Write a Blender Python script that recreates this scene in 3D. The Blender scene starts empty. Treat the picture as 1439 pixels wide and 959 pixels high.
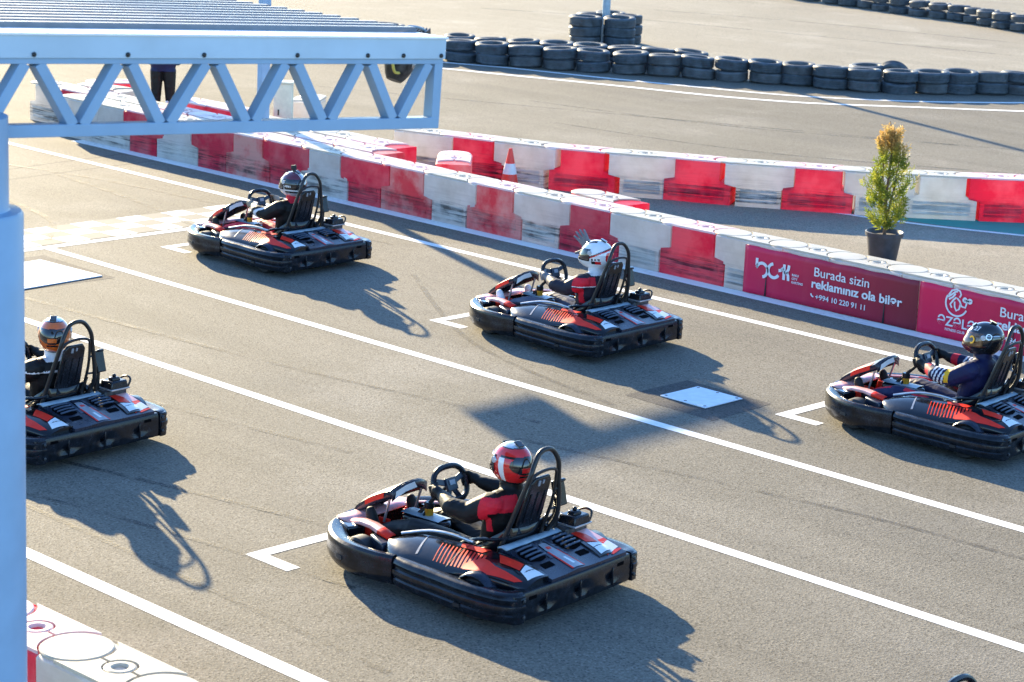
import bpy, bmesh, math, random
from mathutils import Vector, Matrix, Euler
random.seed(7)
PI = math.pi
S = bpy.context.scene
COL = S.collection
R = math.radians

# ------------------------------------------------------------------ materials
def newmat(name):
    m = bpy.data.materials.new(name); m.use_nodes = True
    nt = m.node_tree
    return m, nt, nt.nodes['Principled BSDF']

def node(nt, typ, ins=None, **props):
    n = nt.nodes.new(typ)
    for k, v in props.items(): setattr(n, k, v)
    for k, v in (ins or {}).items():
        if isinstance(v, bpy.types.NodeSocket): nt.links.new(v, n.inputs[k])
        else: n.inputs[k].default_value = v
    return n

def ramp(nt, fac, stops):
    n = nt.nodes.new('ShaderNodeValToRGB'); nt.links.new(fac, n.inputs[0])
    e = n.color_ramp.elements
    while len(e) < len(stops): e.new(0.5)
    for i, (p, c) in enumerate(stops):
        e[i].position = p
        e[i].color = (c, c, c, 1) if isinstance(c, (int, float)) else (*c, 1)
    return n.outputs[0]

def mixc(nt, fac, a, b, mode='MIX'):
    n = nt.nodes.new('ShaderNodeMix'); n.data_type = 'RGBA'; n.blend_type = mode
    for idx, v in ((0, fac), (6, a), (7, b)):
        if isinstance(v, bpy.types.NodeSocket): nt.links.new(v, n.inputs[idx])
        elif idx == 0: n.inputs[0].default_value = v
        else: n.inputs[idx].default_value = (*v, 1) if not isinstance(v, (int, float)) else (v, v, v, 1)
    return n.outputs[2]

def math_(nt, op, a, b=0.0, clamp=False):
    n = nt.nodes.new('ShaderNodeMath'); n.operation = op; n.use_clamp = clamp
    for i, v in ((0, a), (1, b)):
        if isinstance(v, bpy.types.NodeSocket): nt.links.new(v, n.inputs[i])
        else: n.inputs[i].default_value = v
    return n.outputs[0]

def objco(nt, scale=(1, 1, 1), loc=(0, 0, 0), rot=(0, 0, 0)):
    t = nt.nodes.new('ShaderNodeTexCoord')
    return node(nt, 'ShaderNodeMapping', {0: t.outputs['Object'], 'Scale': scale, 'Location': loc, 'Rotation': rot}).outputs[0]

def noise(nt, co, scale, detail=3, rough=.55):
    return node(nt, 'ShaderNodeTexNoise', {'Vector': co, 'Scale': scale, 'Detail': detail, 'Roughness': rough}).outputs[0]

def bump(nt, b, h, strength, dist=.01):
    n = node(nt, 'ShaderNodeBump', {'Height': h, 'Strength': strength, 'Distance': dist})
    nt.links.new(n.outputs[0], b.inputs['Normal'])

def simple(name, col, rough=.5, metal=0., spec=.5, coat=0., var=.12, vscale=14, bmp=0., bscale=60, alpha=1.):
    m, nt, b = newmat(name)
    b.inputs['Roughness'].default_value = rough; b.inputs['Metallic'].default_value = metal
    b.inputs['Specular IOR Level'].default_value = spec; b.inputs['Coat Weight'].default_value = coat
    co = objco(nt)
    n = noise(nt, co, vscale, 4)
    d = tuple(c * (1 - var * 1.6) for c in col); l = tuple(min(1, c * (1 + var)) for c in col)
    nt.links.new(ramp(nt, n, [(.3, d), (.7, l)]), b.inputs['Base Color'])
    rr = math_(nt, 'ADD', math_(nt, 'MULTIPLY', n, .2), max(0, rough - .1))
    nt.links.new(rr, b.inputs['Roughness'])
    if bmp: bump(nt, b, noise(nt, co, bscale, 3), bmp, .006)
    return m

def asphalt(name, dark, light, streak=1.0):
    m, nt, b = newmat(name)
    co = objco(nt)
    big = ramp(nt, noise(nt, co, .22, 5, .6), [(.3, dark), (.7, light)])
    st = ramp(nt, noise(nt, objco(nt, (.05, 1.6, 1), rot=(0, 0, R(-2))), 1.0, 5, .65), [(.3, 1 - .14 * streak), (.62, 1.04)])
    c = mixc(nt, 1, big, st, 'MULTIPLY')
    patch = ramp(nt, noise(nt, co, .55, 4, .6), [(.53, 0.), (.74, 1.)])
    c = mixc(nt, math_(nt, 'MULTIPLY', patch, .42), c, (light[0] * 1.5, light[1] * 1.52, light[2] * 1.6))
    dk = ramp(nt, noise(nt, objco(nt, (.4, 1.1, 1), (7, 3, 0)), .8, 5, .65), [(.52, 0.), (.75, 1.)])
    c = mixc(nt, math_(nt, 'MULTIPLY', dk, .4 * streak), c, (dark[0] * .72, dark[1] * .76, dark[2] * .88))
    vor = node(nt, 'ShaderNodeTexVoronoi', {'Vector': co, 'Scale': 80.})
    sp = node(nt, 'ShaderNodeSeparateColor', {0: vor.outputs['Color']}).outputs[0]
    c = mixc(nt, 1, c, ramp(nt, sp, [(0, .5), (.2, .88), (.75, 1.03), (1, 1.3)]), 'MULTIPLY')
    fine = noise(nt, co, 46, 4, .7)
    c = mixc(nt, 1, c, ramp(nt, fine, [(.3, .7), (.5, 1.), (.72, 1.18)]), 'MULTIPLY')
    nt.links.new(c, b.inputs['Base Color'])
    b.inputs['Roughness'].default_value = .82
    b.inputs['Specular IOR Level'].default_value = .08
    h = math_(nt, 'ADD', vor.outputs['Distance'], fine)
    bump(nt, b, h, .34, .006)
    return m

def paint(name, col, wear=.35):
    m, nt, b = newmat(name)
    co = objco(nt)
    w = ramp(nt, noise(nt, co, 16, 6, .7), [(.46, 0.), (.66, 1.)])
    w2 = ramp(nt, noise(nt, co, 1.1, 3), [(.4, .15), (.65, 1.)])
    f = math_(nt, 'MULTIPLY', math_(nt, 'MULTIPLY', w, w2), wear)
    c = mixc(nt, f, col, (.2, .18, .16))
    nt.links.new(c, b.inputs['Base Color'])
    b.inputs['Roughness'].default_value = .75; b.inputs['Specular IOR Level'].default_value = .08
    bump(nt, b, noise(nt, co, 50, 3), .25, .004)
    return m

def plastic(name, col, dirt, scuff, transl, fade=None):
    """hollow rotomoulded barrier plastic: light passes through the thin walls"""
    m, nt, b = newmat(name)
    out = nt.nodes['Material Output']
    info = nt.nodes.new('ShaderNodeObjectInfo')
    t = nt.nodes.new('ShaderNodeTexCoord')
    off = node(nt, 'ShaderNodeCombineXYZ', {0: math_(nt, 'MULTIPLY', info.outputs['Random'], 40.), 1: math_(nt, 'MULTIPLY', info.outputs['Random'], 17.)}).outputs[0]
    co = node(nt, 'ShaderNodeVectorMath', {0: t.outputs['Object'], 1: off}, operation='ADD').outputs[0]
    z = node(nt, 'ShaderNodeSeparateXYZ', {0: t.outputs['Object']}).outputs[2]
    base = mixc(nt, ramp(nt, noise(nt, co, 3.2, 5, .6), [(.4, 0.), (.75, .8)]), col, dirt)
    if fade: base = mixc(nt, ramp(nt, noise(nt, co, 2.3, 5, .6), [(.4, 0.), (.6, 1.)]), base, fade)
    # rubber scuffs: long horizontal smears with their own shape, mostly low on the block
    sm = node(nt, 'ShaderNodeMapping', {0: co, 'Scale': (1.1, 1.1, 26)}).outputs[0]
    s = ramp(nt, noise(nt, sm, 1.3, 6, .7), [(.46, 0.), (.6, 1.)])
    brk = ramp(nt, noise(nt, co, 5, 4), [(.35, .2), (.6, 1.)])
    zz = ramp(nt, math_(nt, 'DIVIDE', z, .55), [(.03, .2), (.14, 1.3), (.42, 1.1), (.5, .2), (.7, .12), (.9, .04)])
    amt = math_(nt, 'MULTIPLY', math_(nt, 'MULTIPLY', s, zz), math_(nt, 'MULTIPLY', brk, scuff), True)
    rnd = ramp(nt, math_(nt, 'FRACT', math_(nt, 'MULTIPLY', info.outputs['Random'], 7.3)), [(0, .35), (1, 1.)])
    amt = math_(nt, 'MULTIPLY', amt, rnd)
    base = mixc(nt, amt, base, (.025, .025, .03))
    nt.links.new(base, b.inputs['Base Color'])
    b.inputs['Roughness'].default_value = .42
    b.inputs['Specular IOR Level'].default_value = .4
    bump(nt, b, noise(nt, co, 9, 3), .12, .02)
    tr = node(nt, 'ShaderNodeBsdfTranslucent', {'Color': base})
    mx = node(nt, 'ShaderNodeMixShader', {0: transl, 1: b.outputs[0], 2: tr.outputs[0]})
    nt.links.new(mx.outputs[0], out.inputs['Surface'])
    return m

M = {}
M['asphalt'] = asphalt('asphalt', (.154, .141, .114), (.2, .183, .151))
M['asphalt_far'] = asphalt('pale_asphalt', (.24, .215, .17), (.29, .262, .21), .5)
M['asphalt_patch'] = asphalt('dark_asphalt_patch', (.08, .075, .07), (.11, .1, .092), .3)
M['white_paint'] = paint('white_road_paint', (.8, .79, .76), .4)
M['grey_paint'] = paint('grey_road_paint', (.2, .19, .165), .6)
M['teal_paint'] = paint('teal_road_paint', (.06, .3, .26), .35)
M['plate'] = simple('white_sheet_plate', (.7, .73, .77), .6, var=.06, spec=.15)
M['plastic_white'] = plastic('white_barrier_plastic', (.84, .82, .78), (.62, .58, .52), 1., .5)
M['plastic_red'] = plastic('red_barrier_plastic', (.88, .04, .11), (.72, .05, .1), 1., .6, fade=(.92, .2, .24))
M['plastic_pink'] = plastic('sun_bleached_red_plastic', (.82, .07, .1), (.75, .14, .15), .8, .5, fade=(.86, .46, .40))
M['gantry_blue'] = simple('gantry_paint', (.25, .385, .53), .42, var=.05, vscale=5, spec=.5)
M['fascia'] = simple('pale_blue_fascia', (.45, .57, .66), .4, var=.06, vscale=3)
M['flashing'] = simple('white_flashing', (.82, .82, .82), .35, var=.04)
M['roof_sheet'] = simple('roof_sheet', (.25, .23, .22), .4, metal=.1, var=.08)
M['steel'] = simple('galvanised_steel', (.32, .40, .46), .5, metal=.25, var=.12)
M['black_plastic'] = simple('scuffed_black_plastic', (.009, .011, .016), .25, var=.4, vscale=20, spec=.4, bmp=.1, bscale=30)
M['gloss_black'] = simple('glossy_black_bodywork', (.005, .006, .009), .16, var=.3, vscale=8, spec=.45, coat=.2)
M['deep_blue'] = simple('dark_blue_black_plastic', (.011, .017, .034), .28, var=.25)
M['black_metal'] = simple('black_powder_coated_tube', (.012, .012, .013), .38, var=.2)
M['matte_black'] = simple('matte_black', (.012, .012, .014), .6, var=.25)
M['kart_red'] = simple('red_sticker', (.8, .028, .012), .42, var=.08, spec=.25)
M['kart_white'] = simple('white_sticker', (.8, .8, .8), .35, var=.04, spec=.3)
M['kart_pale'] = simple('pale_red_white_sticker', (.8, .42, .4), .3, var=.2, vscale=5, coat=.2)
M['kart_grey'] = simple('grey_sticker', (.28, .3, .34), .32, var=.1)
M['pit_black'] = simple('vent_opening_black', (.002, .002, .003), .9, spec=.05)
M['kart_slate'] = simple('blue_grey_plastic', (.05, .07, .11), .3, var=.15)
M['silver'] = simple('brushed_metal', (.55, .57, .6), .32, metal=.8, var=.1)
M['engine'] = simple('grimy_engine_metal', (.06, .06, .065), .45, metal=.5, var=.4, vscale=25)
M['gold'] = simple('gold_cap', (.65, .33, .03), .3, metal=.6, var=.1)
M['tyre'] = simple('slick_tyre', (.02, .02, .021), .6, var=.2)
M['old_tyre'] = simple('weathered_tyre_rubber', (.062, .078, .092), .6, var=.35, vscale=7, bmp=.15, bscale=40)
M['old_tyre_b'] = simple('dusty_tyre_rubber', (.09, .1, .108), .66, var=.3, vscale=6, bmp=.15, bscale=40)
M['banner_white'] = simple('white_print', (.8, .78, .78), .5, var=.03)
M['cone_orange'] = simple('cone_orange', (.85, .05, .025), .45, var=.08)
M['cone_white'] = simple('cone_white', (.78, .76, .72), .45, var=.06)
M['pot'] = simple('dark_grey_pot', (.045, .045, .055), .5, var=.2)
M['soil'] = simple('potting_soil', (.05, .035, .022), .9, var=.4, vscale=40)
M['bark'] = simple('bark', (.16, .09, .05), .85, var=.3, vscale=30, bmp=.4)
M['cream'] = simple('cream_paint', (.7, .66, .5), .5, var=.08)
M['yellow'] = simple('yellow_cable', (.6, .5, .1), .5)
M['lamp_red'] = simple('unlit_red_lens', (.3, .01, .01), .2)
M['skin'] = simple('skin', (.5, .28, .2), .55, var=.08)
M['visor'] = simple('dark_visor', (.015, .015, .02), .08, spec=.8, coat=.5, var=.1)
M['visor_orange'] = simple('iridescent_visor', (.16, .075, .03), .1, spec=.8, coat=.5, var=.5, vscale=22)

def cloth(name, col, rough=.58):
    m, nt, b = newmat(name)
    co = objco(nt)
    n = noise(nt, co, 9, 4)
    nt.links.new(ramp(nt, n, [(.3, tuple(c * .8 for c in col)), (.7, tuple(c * 1.15 for c in col))]), b.inputs['Base Color'])
    b.inputs['Roughness'].default_value = rough
    b.inputs['Specular IOR Level'].default_value = .3
    fold = node(nt, 'ShaderNodeTexNoise', {'Vector': objco(nt, (4, 3, 6)), 'Scale': 1.15, 'Detail': 2.5, 'Distortion': 1.6}).outputs[0]
    bump(nt, b, fold, .4, .04)
    return m
M['c_black'] = cloth('black_suit_cloth', (.005, .005, .006))
M['c_char'] = cloth('charcoal_suit_cloth', (.02, .016, .028))
M['c_navy'] = cloth('navy_suit_cloth', (.007, .009, .05))
M['c_red'] = cloth('red_suit_cloth', (.62, .012, .03))
M['c_white'] = cloth('white_suit_cloth', (.72, .7, .72))
M['c_grey'] = cloth('slate_grey_trousers', (.075, .08, .12))
M['c_yellow'] = cloth('yellow_suit_cloth', (.8, .42, .02))
M['c_glove'] = cloth('worn_grey_glove', (.2, .19, .2))
M['c_tan'] = cloth('tan_glove', (.32, .25, .18))
M['h_red'] = simple('helmet_red', (.66, .02, .02), .12, coat=.8, var=.06)
M['h_black'] = simple('helmet_black', (.012, .012, .014), .14, coat=.8, var=.1)
M['h_white'] = simple('helmet_white', (.78, .78, .78), .15, coat=.8, var=.04)
M['h_silver'] = simple('helmet_silver', (.5, .55, .6), .16, coat=.8, metal=.3, var=.05)
M['h_orange'] = simple('helmet_orange', (.7, .14, .02), .13, coat=.8, var=.15)
M['h_maroon'] = simple('helmet_maroon', (.12, .015, .03), .15, coat=.8, var=.1)

def leafmat():
    m, nt, b = newmat('conifer_needles')
    out = nt.nodes['Material Output']
    co = objco(nt)
    z = node(nt, 'ShaderNodeSeparateXYZ', {0: co}).outputs[2]
    g = ramp(nt, noise(nt, co, 9, 4, .7), [(.3, (.06, .1, .012)), (.5, (.17, .21, .022)), (.7, (.44, .38, .05))])
    br = ramp(nt, noise(nt, co, 14, 3), [(.3, (.34, .19, .05)), (.7, (.62, .44, .16))])
    f = ramp(nt, math_(nt, 'ADD', z, math_(nt, 'MULTIPLY', noise(nt, co, 6, 3), .3)), [(0, 0.), (1, 1.)])
    ff = ramp(nt, math_(nt, 'SUBTRACT', math_(nt, 'ADD', z, math_(nt, 'MULTIPLY', noise(nt, co, 6, 3), .35)), .55), [(.84, 0.), (1.0, 1.)])
    c = mixc(nt, ff, g, br)
    nt.links.new(c, b.inputs['Base Color']); b.inputs['Roughness'].default_value = .6
    tr = node(nt, 'ShaderNodeBsdfTranslucent', {'Color': c})
    mx = node(nt, 'ShaderNodeMixShader', {0: .45, 1: b.outputs[0], 2: tr.outputs[0]})
    nt.links.new(mx.outputs[0], out.inputs['Surface'])
    return m
M['needles'] = leafmat()

def skidmat():
    m, nt, b = newmat('tyre_rubber_mark')
    co = objco(nt)
    b.inputs['Base Color'].default_value = (.035, .033, .032, 1); b.inputs['Roughness'].default_value = .7
    a = math_(nt, 'MULTIPLY', ramp(nt, noise(nt, co, 2.2, 6, .7), [(.38, 0.), (.62, 1.)]), ramp(nt, noise(nt, co, 45, 3, .7), [(.4, .2), (.6, 1.)]))
    nt.links.new(a, b.inputs['Alpha'])
    return m
M['skid'] = skidmat()

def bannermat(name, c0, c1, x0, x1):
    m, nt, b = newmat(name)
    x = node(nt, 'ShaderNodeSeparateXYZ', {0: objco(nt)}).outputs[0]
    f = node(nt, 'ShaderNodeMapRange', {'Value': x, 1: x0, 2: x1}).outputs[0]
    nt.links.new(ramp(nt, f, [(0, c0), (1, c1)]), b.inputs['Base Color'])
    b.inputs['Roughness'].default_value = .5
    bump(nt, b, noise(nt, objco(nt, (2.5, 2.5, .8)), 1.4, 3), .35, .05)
    return m

# ------------------------------------------------------------------ mesh builder
class MB:
    def __init__(s): s.v, s.f, s.m = [], [], []
    def add(s, vs, fs, mi=0):
        o = len(s.v); s.v += [tuple(p) for p in vs]
        for f in fs: s.f.append(tuple(i + o for i in f)); s.m.append(mi)
        return s
    def box(s, c, d, rot=None, mi=0, taper=1.):
        vs = []
        for z in (-1, 1):
            k = taper if z > 0 else 1
            for x, y in ((-1, -1), (1, -1), (1, 1), (-1, 1)):
                p = Vector((x * d[0] / 2 * k, y * d[1] / 2 * k, z * d[2] / 2))
                if rot is not None: p = rot @ p
                vs.append(p + Vector(c))
        return s.add(vs, [(3, 2, 1, 0), (4, 5, 6, 7), (0, 1, 5, 4), (1, 2, 6, 5), (2, 3, 7, 6), (3, 0, 4, 7)], mi)
    def bar(s, a, b, w, h, up=(0, 0, 1), mi=0):
        a, b = Vector(a), Vector(b); d = (b - a).normalized(); u = Vector(up)
        sd = d.cross(u).normalized(); u = sd.cross(d)
        vs = []
        for p in (a, b):
            for i, j in ((-1, -1), (1, -1), (1, 1), (-1, 1)): vs.append(p + sd * i * w / 2 + u * j * h / 2)
        return s.add(vs, [(3, 2, 1, 0), (4, 5, 6, 7), (0, 1, 5, 4), (1, 2, 6, 5), (2, 3, 7, 6), (3, 0, 4, 7)], mi)
    def tube(s, pts, r, n=10, closed=False, mi=0, smoothpts=0):
        P = [Vector(p) for p in pts]
        rr = r if isinstance(r, (list, tuple)) else [r] * len(P)
        if smoothpts:
            Q, q = [], []
            for i in range(len(P) - (0 if closed else 1)):
                p0, p1, p2, p3 = (P[(i + k) % len(P)] if closed else P[min(max(i + k, 0), len(P) - 1)] for k in (-1, 0, 1, 2))
                for k in range(smoothpts):
                    t = k / smoothpts
                    Q.append(.5 * ((2 * p1) + (p2 - p0) * t + (2 * p0 - 5 * p1 + 4 * p2 - p3) * t * t + (3 * p1 - p0 - 3 * p2 + p3) * t ** 3))
                    a, b = rr[i], rr[(i + 1) % len(P)]; q.append(a + (b - a) * t)
            if not closed: Q.append(P[-1]); q.append(rr[-1])
            P, rr = Q, q
        m = len(P); vs = []; ref = None
        for i, p in enumerate(P):
            d = (P[(i + 1) % m] - P[i - 1]) if closed else (P[min(i + 1, m - 1)] - P[max(i - 1, 0)])
            if d.length < 1e-9: d = Vector((0, 0, 1))
            d.normalize()
            if ref is None: ref = d.orthogonal().normalized()
            ref = (ref - d * ref.dot(d)).normalized(); sd = d.cross(ref)
            for k in range(n):
                a = 2 * PI * k / n; vs.append(p + (ref * math.cos(a) + sd * math.sin(a)) * rr[i])
        fs = []
        for i in range(m if closed else m - 1):
            j = (i + 1) % m
            for k in range(n): fs.append((i * n + k, i * n + (k + 1) % n, j * n + (k + 1) % n, j * n + k))
        if not closed: fs += [tuple(range(n))[::-1], tuple((m - 1) * n + k for k in range(n))]
        return s.add(vs, fs, mi)
    def lathe(s, prof, n=24, mat=None, closed=True, mi=0):
        """prof: list of (radius, height) turned about z"""
        vs, fs, m = [], [], len(prof)
        for k in range(n):
            a = 2 * PI * k / n
            for r, z in prof:
                p = Vector((r * math.cos(a), r * math.sin(a), z)); vs.append(mat @ p if mat is not None else p)
        for k in range(n):
            q = (k + 1) % n
            for i in range(m if closed else m - 1):
                j = (i + 1) % m; fs.append((k * m + i, q * m + i, q * m + j, k * m + j))
        if not closed:
            if prof[0][0] > 1e-6: fs.append(tuple(k * m for k in range(n))[::-1])
            if prof[-1][0] > 1e-6: fs.append(tuple(k * m + m - 1 for k in range(n)))
        return s.add(vs, fs, mi)
    def grid(s, rows, mi=0, wrap=False):
        n = len(rows[0]); vs = [p for r in rows for p in r]; fs = []
        for i in range(len(rows) - 1):
            for k in range(n if wrap else n - 1):
                q = (k + 1) % n; fs.append((i * n + k, i * n + q, (i + 1) * n + q, (i + 1) * n + k))
        return s.add(vs, fs, mi)
    def prism(s, poly, z0, z1, mat=None, mi=0):
        n = len(poly); vs = [Vector((x, y, z)) for z in (z0, z1) for x, y in poly]
        if mat is not None: vs = [mat @ p for p in vs]
        return s.add(vs, [tuple(range(n))[::-1], tuple(range(n, 2 * n))] + [(i, (i + 1) % n, n + (i + 1) % n, n + i) for i in range(n)], mi)
    def ball(s, c, r, n=14, mi=0):
        rx, ry, rz = r if isinstance(r, (list, tuple)) else (r, r, r)
        rows = []
        for i in range(n // 2 + 1):
            t = PI * i / (n // 2)
            rows.append([(c[0] + rx * math.sin(t) * math.cos(2 * PI * k / n), c[1] + ry * math.sin(t) * math.sin(2 * PI * k / n), c[2] + rz * math.cos(t)) for k in range(n)])
        return s.grid(rows[::-1], mi, True)
    def mesh(s, name, mats, angle=35):
        me = bpy.data.meshes.new(name); me.from_pydata(s.v, [], s.f)
        for mm in (mats if isinstance(mats, (list, tuple)) else [mats]): me.materials.append(mm)
        bm = bmesh.new(); bm.from_mesh(me)
        for i, f in enumerate(bm.faces): f.material_index = s.m[i]
        bmesh.ops.remove_doubles(bm, verts=bm.verts, dist=1e-5)
        bmesh.ops.recalc_face_normals(bm, faces=bm.faces)
        bm.to_mesh(me); bm.free()
        me.polygons.foreach_set('use_smooth', [True] * len(me.polygons)); me.set_sharp_from_angle(angle=R(angle))
        return me
    def build(s, name, mats, parent=None, bevel=0., seg=2, angle=35, loc=None):
        return link(name, s.mesh(name, mats, angle), parent, bevel, seg, loc)

def link(name, me, parent=None, bevel=0., seg=2, loc=None):
    o = bpy.data.objects.new(name, me); COL.objects.link(o); o.parent = parent
    if loc: o.location = loc
    if bevel:
        b = o.modifiers.new('edge', 'BEVEL'); b.width = bevel; b.segments = seg; b.limit_method = 'ANGLE'; b.angle_limit = R(40)
    return o

def tag(o, label=None, cat=None, group=None, kind=None):
    for k, v in (('label', label), ('category', cat), ('group', group), ('kind', kind)):
        if v: o[k] = v
    return o

def thing(name, label, cat, loc=(0, 0, 0), rz=0., group=None):
    o = bpy.data.objects.new(name, None); COL.objects.link(o); o.empty_display_size = .2
    o.location = loc; o.rotation_euler = (0, 0, rz)
    return tag(o, label, cat, group)

def kids(o): return list(o.children)
def copy_tree(o, parent=None):
    c = o.copy(); COL.objects.link(c); c.parent = parent
    for ch in kids(o): copy_tree(ch, c)
    return c

def strip(name, pts, w, z, mat, closed=False):
    """a painted line of width w along pts"""
    P = [Vector((x, y, 0)) for x, y in pts]; L, Rr = [], []
    for i, p in enumerate(P):
        d = (P[min(i + 1, len(P) - 1)] - P[max(i - 1, 0)]).normalized(); n = Vector((-d.y, d.x, 0)) * w / 2
        L.append((p.x + n.x, p.y + n.y, z)); Rr.append((p.x - n.x, p.y - n.y, z))
    mb = MB(); mb.grid([L, Rr]); o = mb.build(name, mat); o['kind'] = 'structure'; return o

def sheet(name, poly, z, mat):
    mb = MB(); mb.add([(x, y, z) for x, y in poly], [tuple(range(len(poly)))]); o = mb.build(name, mat); o['kind'] = 'structure'; return o

def spline(pts, n=6):
    P = [Vector(p) for p in pts]; Q = []
    for i in range(len(P) - 1):
        p0, p1, p2, p3 = (P[min(max(i + k, 0), len(P) - 1)] for k in (-1, 0, 1, 2))
        for k in range(n):
            t = k / n
            Q.append(.5 * ((2 * p1) + (p2 - p0) * t + (2 * p0 - 5 * p1 + 4 * p2 - p3) * t * t + (3 * p1 - p0 - 3 * p2 + p3) * t ** 3))
    return [tuple(q) for q in Q + [P[-1]]]

# ------------------------------------------------------------------ camera, sun, sky
cd = bpy.data.cameras.new('camera'); cam = bpy.data.objects.new('camera', cd); COL.objects.link(cam)
fw = Vector((.67240585, -.70191327, -.23492155)); rt = Vector((-.71428949, -.69854751, .04268374)); up = Vector((.19406415, -.1391012, .9710767))
cam.matrix_world = Matrix(((rt.x, up.x, -fw.x, 0), (rt.y, up.y, -fw.y, 0), (rt.z, up.z, -fw.z, 5.0), (0, 0, 0, 1)))
cd.sensor_width = 36; cd.lens = 3201.8 / 1439 * 36; cd.clip_start = .1; cd.clip_end = 2000
cd.dof.use_dof = True; cd.dof.focus_distance = 18.; cd.dof.aperture_fstop = 5.6
S.camera = cam

SUN_AZ, SUN_EL = R(-21.0), R(17.2)          # direction TO the sun, from +X toward +Y
sd = bpy.data.lights.new('sun', 'SUN'); sun = bpy.data.objects.new('sun', sd); COL.objects.link(sun)
sd.energy = 5.0; sd.angle = R(.6); sd.color = (1., .82, .51)
to = Vector((math.cos(SUN_EL) * math.cos(SUN_AZ), math.cos(SUN_EL) * math.sin(SUN_AZ), math.sin(SUN_EL)))
sun.rotation_euler = to.to_track_quat('Z', 'Y').to_euler(); sun.location = to * 60
w = bpy.data.worlds.new('World'); S.world = w; w.use_nodes = True
nt = w.node_tree; bg = nt.nodes['Background']
sky = node(nt, 'ShaderNodeTexSky', sky_type='NISHITA'); sky.sun_disc = False
sky.sun_elevation = SUN_EL; sky.sun_rotation = R(90) - SUN_AZ; sky.altitude = 0; sky.air_density = 1.; sky.dust_density = .3; sky.ozone_density = 2.5
nt.links.new(mixc(nt, 1, sky.outputs[0], (.74, .95, 1.18), 'MULTIPLY'), bg.inputs[0]); bg.inputs[1].default_value = .118
S.view_settings.view_transform = 'Standard'; S.view_settings.look = 'None'
S.view_settings.exposure = 1.95; S.view_settings.gamma = 1
S.render.engine = 'CYCLES'

# ------------------------------------------------------------------ ground and paint
mb = MB(); mb.add([(-60, -260, 0), (300, -260, 0), (300, 60, 0), (-60, 60, 0)], [(0, 1, 2, 3)])
tag(mb.build('ground', M['asphalt']), kind='structure')
edge = [(20.5, -37.6), (22.2, -36.1), (23.3, -34.4), (24.3, -33.7), (25.4, -33.2), (27, -32.1), (28.6, -31), (30.4, -30.1), (33, -28.6), (38, -26.6), (60, -20)]
sheet('run_off_area', edge + [(200, -20), (200, -200), (14, -200), (17, -42)], .002, M['asphalt_far'])
sheet('infield_sunlight_tint', [(28, -19.5), (24, -20.4), (21.4, -21.25), (20, -21.8), (18, -22.8), (16.5, -23.8), (15.3, -24.95), (14.2, -26.2), (8, -26.5), (8, -18.95), (22, -18.95)], .0015, M['asphalt_far'])  # paler sheet over the asphalt: strong sunlight between the walls painted into its colour
for y, x0, x1, wd in ((-17.49, 9., 31, .115), (-13.85, 4., 20.2, .115), (-11.78, 4., 20.2, .115), (-8.08, 4., 20.2, .12)):
    strip('lane_line', [(x0, y), (x1, y)], wd, .0025, M['white_paint'])
strip('wall_foot_line', [(8.5, -18.40), (26.2, -18.42)], .2, .0025, M['white_paint'])
strip('finish_line_edge', [(20.27, -7.), (20.27, -17.4)], .12, .0028, M['white_paint'])
# chequered band: pale and grey squares
mb = MB()
for i in range(3):
    for j in range(32):
        x, y = 20.38 + i * .285, -7.2 - j * .318
        mb.add([(x, y, .002), (x + .285, y, .002), (x + .285, y - .318, .002), (x, y - .318, .002)], [(0, 1, 2, 3)], (i + j) % 2)
tag(mb.build('chequered_finish_band', [M['white_paint'], M['grey_paint']]), kind='structure')
def bracket(x, y):
    mb = MB()
    mb.add([(x, y, .0026), (x - .11, y - .0, .0026), (x - .11, y - 1.35, .0026), (x, y - 1.35, .0026)], [(0, 1, 2, 3)])
    mb.add([(x - .11, y, .0026), (x - .43, y, .0026), (x - .43, y - .115, .0026), (x - .11, y - .115, .0026)], [(0, 1, 2, 3)])
    tag(mb.build('grid_slot_mark', M['white_paint']), kind='structure')
for x, y in ((11.15, -9.17), (15.38, -9.17), (6.9, -9.0), (11.17, -14.885), (15.38, -14.885), (19.63, -14.89)): bracket(x, y)
def cover_plate(cx, cy, s, rz, label, bx, by):
    t = thing('access_cover', label, 'cover plate', (cx, cy, 0), rz)
    MB().box((0, 0, .009), (s, s, .01)).build('plate', M['plate'], t, .002)
    mb = MB()
    for i in (-1, 0, 1):
        for j in (-1, 1): mb = MB(); mb.lathe([(.0, .0165), (.014, .0165), (.014, .013), (0, .013)], 8, Matrix.Translation((i * s * .43, j * s * .43, 0)), False); mb.build('bolt', M['black_metal'], t)
cover_plate(11.89, -14.79, .5, 0., 'white square metal cover set in dark asphalt near the far right kart', 0, 0)
cover_plate(19.2, -12.95, 1.0, R(4), 'white square metal cover beside the blue column, cut by the frame', 0, 0)
sheet('asphalt_patch', [(12.36, -14.33), (12.36, -15.16), (11.4, -15.14), (11.36, -14.3)], .0015, M['asphalt_patch'])
sheet('asphalt_patch', [(19.95, -12.3), (19.95, -13.6), (18.62, -13.56), (18.65, -12.3)], .0015, M['asphalt_patch'])
for a, b in (((24.6, -15.8), (24.95, -18.4)), ((24.0, -15.6), (24.28, -18.5))):
    strip('asphalt_joint', [a, ((a[0] + b[0]) / 2 + .02, (a[1] + b[1]) / 2), b], .025, .001, M['asphalt_patch'])
sheet('teal_track_edge', [(16.6, -23.35), (15.5, -23.62), (14.3, -24.05), (11.5, -25.4), (11.5, -27), (15.2, -25.3), (16.1, -24.4), (16.7, -23.75)], .004, M['teal_paint'])
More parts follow.
